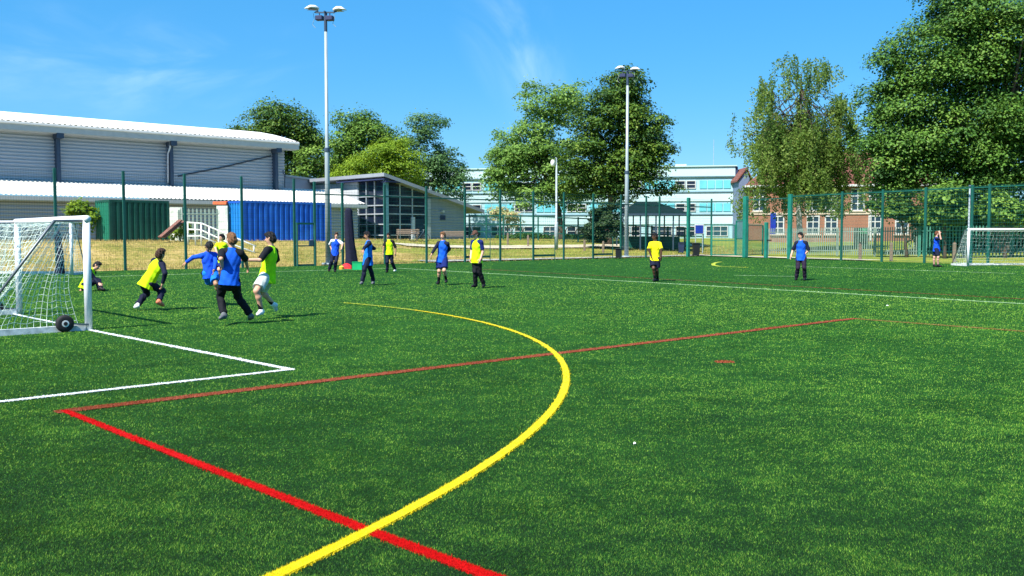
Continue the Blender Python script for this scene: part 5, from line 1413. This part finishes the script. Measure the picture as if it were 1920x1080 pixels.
    if legs == 'trousers':
        tp = [cone(pv - up * .06, pv + up * .03, .150 * k1, .146 * k1, .03, ff, 1.35), plane_cut(pv + up * .09, up)]
        for s in 'LR': tp += leg(s, .013, .97, .006, .016, True)
        garment('trousers', tp, bottom)
    else:
        tp = [cone(pv - up * .06, pv + up * .03, .155 * k1, .15 * k1, .03, ff, 1.35), plane_cut(pv + up * .09, up)]
        for s in 'LR': tp += leg(s, .024, .40, .003, .026)
        garment('shorts', tp, bottom)
    for i, s in enumerate('LR'):
        if sock is not None:
            b_ = kn[s] + (an[s] - kn[s]) * (.5 if cuff is None else cuff); garment('sock', [cone(b_, an[s] - UP * .01, .047 * k1, .043 * k1, .01, cap=(1, 0))], sock)
        dirn = unit(tip[s] - an[s]); heel = an[s] - unit(dirn * V(1, 1, .6)) * .03 - UP * .02; toe = an[s] + dirn * .145 * k1
        dn = unit(-(kn[s] - an[s])); sol = unit(np.cross(np.cross(dirn, dn), dirn)) if np.linalg.norm(np.cross(dirn, dn)) > .15 else -UP
        fl = sol
        sp_ = [cone(heel + sol * .012, toe + sol * .008, .047 * k1, .04 * k1, .02, fl, 1.25), cone(an[s] + sol * -.02, an[s] + sol * .03 + dirn * .03, .047 * k1, .05 * k1, .03), cone(an[s] + dirn * .05 + sol * .01, toe - dirn * .03 + sol * .012, .043 * k1, .038 * k1, .02)]
        garment('shoe', sp_, (shoes2 or shoes) if s == 'R' else shoes)
    if cap is not None:
        garment('cap', [ell(hc + hu * .02 - hf * .008, fr, (.108, .088, .118)), plane_cut(hc + hu * .035, -hu), ], cap)
        mb = MB(); g = []
        for a_ in np.linspace(-1.1, 1.1, 9): g.append(a_)
        vs = [hc + hu * .045 + hf * (.085 * math.cos(a_)) + hl * (.08 * math.sin(a_)) for a_ in g] + [hc + hu * .028 + hf * (.09 + .085 * math.cos(a_) ) + hl * (.075 * math.sin(a_)) for a_ in g]
        vs += [q_ + hu * .008 for q_ in vs]; n = 9
        mb.add(vs, [(i, i + 1, n + i + 1, n + i) for i in range(n - 1)] + [(2 * n + i, 3 * n + i, 3 * n + i + 1, 2 * n + i + 1) for i in range(n - 1)] + [(n + i, n + i + 1, 3 * n + i + 1, 3 * n + i) for i in range(n - 1)])
        mb.build('cap_peak', cap, root)
    hp2 = [ell(hc + hu * .022 - hf * .012, fr, np.array([.102, .083, .108]) * hr, wob=.009), ell(hc - hf * .045 - hu * .03, fr, np.array([.068, .078, .07]) * hr, .03, wob=.005)]
    if cap is None: hp2.append(ell(hc + hu * .095 + hf * .02, fr, (.072, .055, .032), .03, wob=.012))
    hp2.append(plane_cut(hc + hf * .05 + hu * .02, unit(hf * .8 - hu * .6)))
    if cap is not None: hp2.append(plane_cut(hc + hu * .03, hu))
    garment('hair', hp2, PM.setdefault('hair_' + hair, mat('hair_' + hair, HAIRC[hair], .6, var=.4, scale=30, spec=.3, bump=.8, bscale=90)), h * .8)
    return root

pz = lambda **k: k
person('boy in green bib, white shorts and white shoes running left beside the blue bib back', 0, 597,
       pz(hip=(501, 518), neck=(509, 465), head=(508.5, 448.5, 0) if 0 else (507, 449, 0), elL=(488, 488, -1), wrL=(460, 488, 0), elR=(519, 488, 1), wrR=(508, 508, 1), knL=(481, 546, -1), anL=(490, 583, 1), toeL=(479, 593, -1), knR=(489, 546, 1), anR=(513, 571, 1), toeR=(519, 589, 1)) | {'neck': (509, 465, 0)},
       168, 1.66, 'fair', 'black', BLK, 'elbow', NEONG, GREYW, 'shorts', BLK, SHW, head_turn=12, cuff=.62)
person('tall boy seen from behind in blue bib and loose black trousers striding', 0, 610,
       {'hip': (431, 529), 'neck': (435, 470, 0), 'head': (434.5, 455, 0), 'elL': (414.5, 490, 0), 'wrL': (417, 506, 1), 'elR': (460, 490, 1), 'wrR': (464, 505, 1), 'knL': (413, 560, 1), 'anL': (420, 594, -1), 'toeL': (408, 604, -1), 'knR': (446, 560, 1), 'anR': (470, 595, -1), 'toeR': (466, 606, 1)},
       98, 1.62, 'fair', 'light', BLK, 'elbow', CYAN, BLK, 'trousers', None, SHG, head_turn=35, bib_len=-.03)
person('boy in blue top and bright blue shorts leaning sideways to kick with arm out', 0, 573,
       {'hip': (394, 506), 'neck': (390, 469.5, 0), 'head': (392, 458, -1), 'elR': (363, 477, 1), 'wrR': (348.5, 487, 1), 'elL': (404, 487, -1), 'wrL': (401, 502, -1), 'knR': (395, 527, 1), 'anR': (383, 507, 1), 'toeR': (376, 509, 1), 'knL': (405, 527, -1), 'anL': (414, 552, 1), 'toeL': (420, 566, -1)},
       -55, 1.5, 'tan', 'black', BLUE, 'long', BLUE, BRT, 'shorts', BLK, SHW, head_turn=0, look=-35, shoes2=SHB, cuff=.35)
person('boy in yellow bib and teal shorts half hidden behind the two blue players', 0, 531,
       {'hip': (414, 486.5), 'neck': (414.5, 453.5, 0), 'head': (416, 445.5, 0), 'elR': (404, 464, -1), 'wrR': (407, 474, -1), 'elL': (425, 464, 1), 'wrL': (423, 475, -1), 'knR': (411, 505, -1), 'anR': (410, 526, 1), 'knL': (419, 505, -1), 'anL': (420, 526, 1)},
       -120, 1.68, 'fair', 'black', NEON, 'elbow', NEON, MIDN, 'shorts', BLK, SHB)
person('boy in yellow bib crouched low and running away beside the goal post', 0, 582.5,
       {'hip': (277, 530), 'neck': (299, 490, 1), 'head': (301, 478.5, 0), 'elL': (281, 512, 1), 'wrL': (290, 528, 1), 'elR': (309.5, 514, 0), 'wrR': (305, 533, 1), 'knL': (275, 552, 1), 'anL': (258, 573, -1), 'toeL': (251, 579.5, 1), 'knR': (305, 547, 1), 'anR': (298, 566, -1), 'toeR': (311, 577, 1)},
       60, 1.56, 'fair', 'brown', NAVY, 'long', NEON, NAVY, 'trousers', None, SHW, shoes2=SHR)
person('boy in yellow bib and dark tracksuit squatting on the turf behind the goal post', 0, 545.5,
       {'hip': (161, 535.5), 'neck': (171, 510.5, 0), 'head': (182, 500, 0), 'elL': (158, 525, 1), 'wrL': (154, 539, 1), 'elR': (178, 524, -1), 'wrR': (186, 533, -1), 'knL': (183, 526, 1), 'anL': (186, 541.5, 0), 'toeL': (195, 544.5, 0), 'knR': (187, 527, -1), 'anR': (190, 542, 0), 'toeR': (200, 545, 0)},
       -8, 1.55, 'fair', 'black', NAVY, 'long', NEON, NAVY, 'trousers', None, SHB, ground=True)
person('boy in blue bib over white shirt standing before the floodlight mast hand in pocket', 0, 510,
       {'hip': (628, 474), 'neck': (630.5, 444.5, 0), 'head': (631, 438, 0), 'elR': (618.5, 458, 1), 'wrR': (622, 468, -1), 'elL': (642.5, 457, -1), 'wrL': (640, 467, -1), 'knR': (622, 490, -1), 'anR': (617, 505, 1), 'knL': (630, 490, -1), 'anL': (628, 506, 1)},
       -75, 1.72, 'fair', 'brown', WHT, 'elbow', BLUE, NAVY, 'trousers', None, SHB, hem=.06)
person('boy in long blue bib folding his arms while walking left by the green crate', 0, 535,
       {'hip': (690, 485.5), 'neck': (691, 451.5, 0), 'head': (688.5, 443, 0), 'elL': (683, 466, -1), 'wrL': (681, 471, -1), 'elR': (702, 467, 1), 'wrR': (688, 469.5, -1), 'knL': (683, 507, -1), 'anL': (679, 530, 1), 'toeL': (674, 533.5, 0), 'knR': (695, 508, 1), 'anR': (700, 529, 1), 'toeR': (697, 534, -1)},
       -160, 1.63, 'tan', 'black', NAVY, 'long', BRT, NAVY, 'trousers', None, SHG, bib_len=.10)
person('boy in short yellow bib and black trousers walking with arms hanging', 0, 511,
       {'hip': (730, 474), 'neck': (729.5, 447.5, 0), 'head': (728.5, 441, 0), 'elR': (719.5, 462, 0), 'wrR': (718, 476, -1), 'elL': (741, 462, 0), 'wrL': (741.5, 476, -1), 'knR': (726, 491, -1), 'anR': (726, 507, 1), 'knL': (735, 491, 0), 'anL': (741, 505, 1)},
       -100, 1.64, 'tan', 'black', BLK, 'elbow', NEON, NAVY, 'trousers', None, SHW, shoes2=SHB, bib_len=-.06)
person('boy in blue bib and navy shorts jogging with bare knees and long dark sleeves', 0, 534.5,
       {'hip': (829, 486), 'neck': (831, 453, 0), 'head': (830.5, 443.5, 0), 'elR': (816, 466, 0), 'wrR': (809.5, 477.5, -1), 'elL': (842.5, 468, 1), 'wrL': (833, 480, -1), 'knR': (823.5, 509, -1), 'anR': (822.5, 529, 1), 'toeR': (818, 534, -1), 'knL': (833, 508, -1), 'anL': (836.5, 525.5, 1), 'toeL': (835, 531.5, -1)},
       -115, 1.64, 'fair', 'light', NAVY, 'long', CYAN, MIDN, 'shorts', BLK, SHB)
person('boy in brown cap and yellow bib with navy sleeves strolling in black trousers', 0, 540.5,
       {'hip': (894, 486), 'neck': (894.5, 450, 0), 'head': (891.5, 442, 0), 'elR': (884.5, 470, 0), 'wrR': (882.5, 486, -1), 'elL': (905, 470, 0), 'wrL': (901, 487, -1), 'knR': (890.5, 511, -1), 'anR': (891.5, 534.5, 1), 'knL': (899, 512, 1), 'anL': (907, 534, 1), 'toeL': (904, 540, -1)},
       -130, 1.66, 'pink', 'brown', MIDN, 'short', NEON, BLK, 'trousers', None, SHB, cap=CAPB)
person('boy in lemon tee and black shorts standing apart looking left', 0, 528,
       {'hip': (1228, 484), 'neck': (1228.5, 450, 0), 'head': (1227.5, 441.5, 0), 'elR': (1216.5, 467, 0), 'wrR': (1221, 480, -1), 'elL': (1240, 467, 0), 'wrL': (1239.5, 482, -1), 'knR': (1225.5, 503, -1), 'anR': (1228, 523, 1), 'knL': (1231.5, 503, 0), 'anL': (1233, 523, 1)},
       -120, 1.66, 'dark', 'black', LEMON, 'elbow', LEMON, NAVY, 'shorts', BLK, SHB, head_turn=-40, cuff=.6, bib_len=-.04)
person('boy in blue bib and dark trousers standing on the right half of the pitch', 0, 525.5,
       {'hip': (1502, 481.5), 'neck': (1502, 450.5, 0), 'head': (1501, 442, 0), 'elR': (1487.5, 467, 0), 'wrR': (1483, 480, -1), 'elL': (1515.5, 467, 0), 'wrL': (1507, 479, -1), 'knR': (1496, 502, -1), 'anR': (1493, 521, 1), 'knL': (1508, 502, -1), 'anL': (1509, 521, 1)},
       -115, 1.66, 'fair', 'black', NAVY, 'elbow', CYAN, cloth('plum', (.02, .012, .03)), 'trousers', None, SHB, head_turn=-30)
person('goalkeeper in blue top and navy shorts shading his eyes beside the far goal', 0, 500.5,
       {'hip': (1756, 467.5), 'neck': (1756, 442.5, 0), 'head': (1757.5, 435.5, 0), 'elR': (1764, 449, -1), 'wrR': (1762, 439, -1), 'elL': (1752, 454, 1), 'wrL': (1752.5, 464, -1), 'knR': (1759, 483, -1), 'anR': (1759, 498, 1), 'knL': (1752, 483, -1), 'anL': (1751.5, 498, 1)},
       -30, 1.72, 'pink', 'auburn', NAVY, 'elbow', BLUE, NAVY, 'shorts', BLK, SHB, cuff=.85)
# ================================================================== daylight, sky, camera
SUN_EL, SUN_V = R(51.5), V(-.62, -.79)
w = bpy.data.worlds.new('World'); SC.world = w; w.use_nodes = True
nt = w.node_tree; nt.nodes.clear()
out = nt.nodes.new('ShaderNodeOutputWorld'); bg = nt.nodes.new('ShaderNodeBackground')
sky = nt.nodes.new('ShaderNodeTexSky'); sky.sky_type = 'NISHITA'; sky.sun_disc = False
sky.sun_elevation = SUN_EL; sky.sun_rotation = math.atan2(SUN_V[0], SUN_V[1]); sky.air_density = 1.0; sky.dust_density = .3; sky.ozone_density = 2.5; sky.altitude = 50
hs = nt.nodes.new('ShaderNodeHueSaturation'); hs.inputs['Saturation'].default_value = 1.45; hs.inputs['Hue'].default_value = .485
nt.links.new(sky.outputs[0], hs.inputs['Color'])
# thin wisps of cirrus in two parts of the sky
tc = nt.nodes.new('ShaderNodeTexCoord')
def wisp(u, v, sx, rot, scl, lo, hi, amt, prev):
    d = unit(ray(u, v))
    sub = nt.nodes.new('ShaderNodeVectorMath'); sub.operation = 'SUBTRACT'; nt.links.new(tc.outputs['Generated'], sub.inputs[0]); sub.inputs[1].default_value = tuple(d)
    mp = nt.nodes.new('ShaderNodeMapping'); mp.inputs['Rotation'].default_value = (0, R(rot), 0); nt.links.new(sub.outputs[0], mp.inputs[0])
    m2 = nt.nodes.new('ShaderNodeMapping'); m2.inputs['Scale'].default_value = sx; nt.links.new(mp.outputs[0], m2.inputs[0])
    ln = nt.nodes.new('ShaderNodeVectorMath'); ln.operation = 'LENGTH'; nt.links.new(m2.outputs[0], ln.inputs[0])
    fall = nt.nodes.new('ShaderNodeMapRange'); fall.interpolation_type = 'SMOOTHSTEP'; fall.inputs[1].default_value = 1; fall.inputs[2].default_value = 0; nt.links.new(ln.outputs['Value'], fall.inputs[0])
    m3 = nt.nodes.new('ShaderNodeMapping'); m3.inputs['Scale'].default_value = scl; nt.links.new(mp.outputs[0], m3.inputs[0])
    n = nt.nodes.new('ShaderNodeTexNoise'); n.inputs['Scale'].default_value = 1; n.inputs['Detail'].default_value = 7; n.inputs['Roughness'].default_value = .55; n.inputs['Distortion'].default_value = .8
    nt.links.new(m3.outputs[0], n.inputs['Vector'])
    mr = nt.nodes.new('ShaderNodeMapRange'); mr.interpolation_type = 'SMOOTHSTEP'; mr.inputs[1].default_value = lo; mr.inputs[2].default_value = hi; nt.links.new(n.outputs[0], mr.inputs[0])
    mu = nt.nodes.new('ShaderNodeMath'); mu.operation = 'MULTIPLY'; nt.links.new(mr.outputs[0], mu.inputs[0]); nt.links.new(fall.outputs[0], mu.inputs[1])
    m4 = nt.nodes.new('ShaderNodeMath'); m4.operation = 'MULTIPLY'; m4.inputs[1].default_value = amt; nt.links.new(mu.outputs[0], m4.inputs[0])
    return mix(nt, m4.outputs[0], prev, CLOUD)
CLOUD = (7.5, 9.5, 10.5)
c = mix(nt, 1.0, hs.outputs[0], (.7, .88, 1.1), 'MULTIPLY')
c = mix(nt, .45, c, (.9, 3.7, 7.4))
c = wisp(960, 75, (17, 1, 7.5), 30, (14, 4, 7), .36, .85, .34, c)
c = wisp(270, 125, (5, 1, 16), 8, (6, 3, 22), .4, .85, .3, c)
c = wisp(60, 90, (6, 1, 14), -6, (5, 3, 20), .42, .85, .2, c)
nt.links.new(c, bg.inputs['Color']); bg.inputs['Strength'].default_value = .078
nt.links.new(bg.outputs[0], out.inputs[0])
s = bpy.data.lights.new('sun', 'SUN'); s.energy = 5.0; s.angle = R(.53); s.color = (1, .95, .86)
so = bpy.data.objects.new('sun', s); COL.objects.link(so); so.location = (-40, -50, 80)
dirv = Vector((SUN_V[0] * math.cos(SUN_EL), SUN_V[1] * math.cos(SUN_EL), math.sin(SUN_EL)))
so.rotation_euler = dirv.to_track_quat('Z', 'Y').to_euler()
cam = bpy.data.cameras.new('camera'); co = bpy.data.objects.new('camera', cam); COL.objects.link(co); SC.camera = co
cam.sensor_width = 36; cam.lens = FPX / 1920 * 36; cam.clip_end = 3000; cam.clip_start = .05
co.location = (0, 0, CAMZ); co.rotation_euler = (R(90) - PITCH, 0, 0)
SC.view_settings.view_transform = 'Standard'; SC.view_settings.look = 'None'; SC.view_settings.exposure = EXPO; SC.view_settings.gamma = 1
SC.cycles.max_bounces = 6; SC.cycles.transparent_max_bounces = 8; SC.cycles.use_denoising = True; SC.cycles.denoiser = 'OPENIMAGEDENOISE'; SC.cycles.denoising_input_passes = 'RGB_ALBEDO_NORMAL'; SC.cycles.denoising_prefilter = 'ACCURATE'
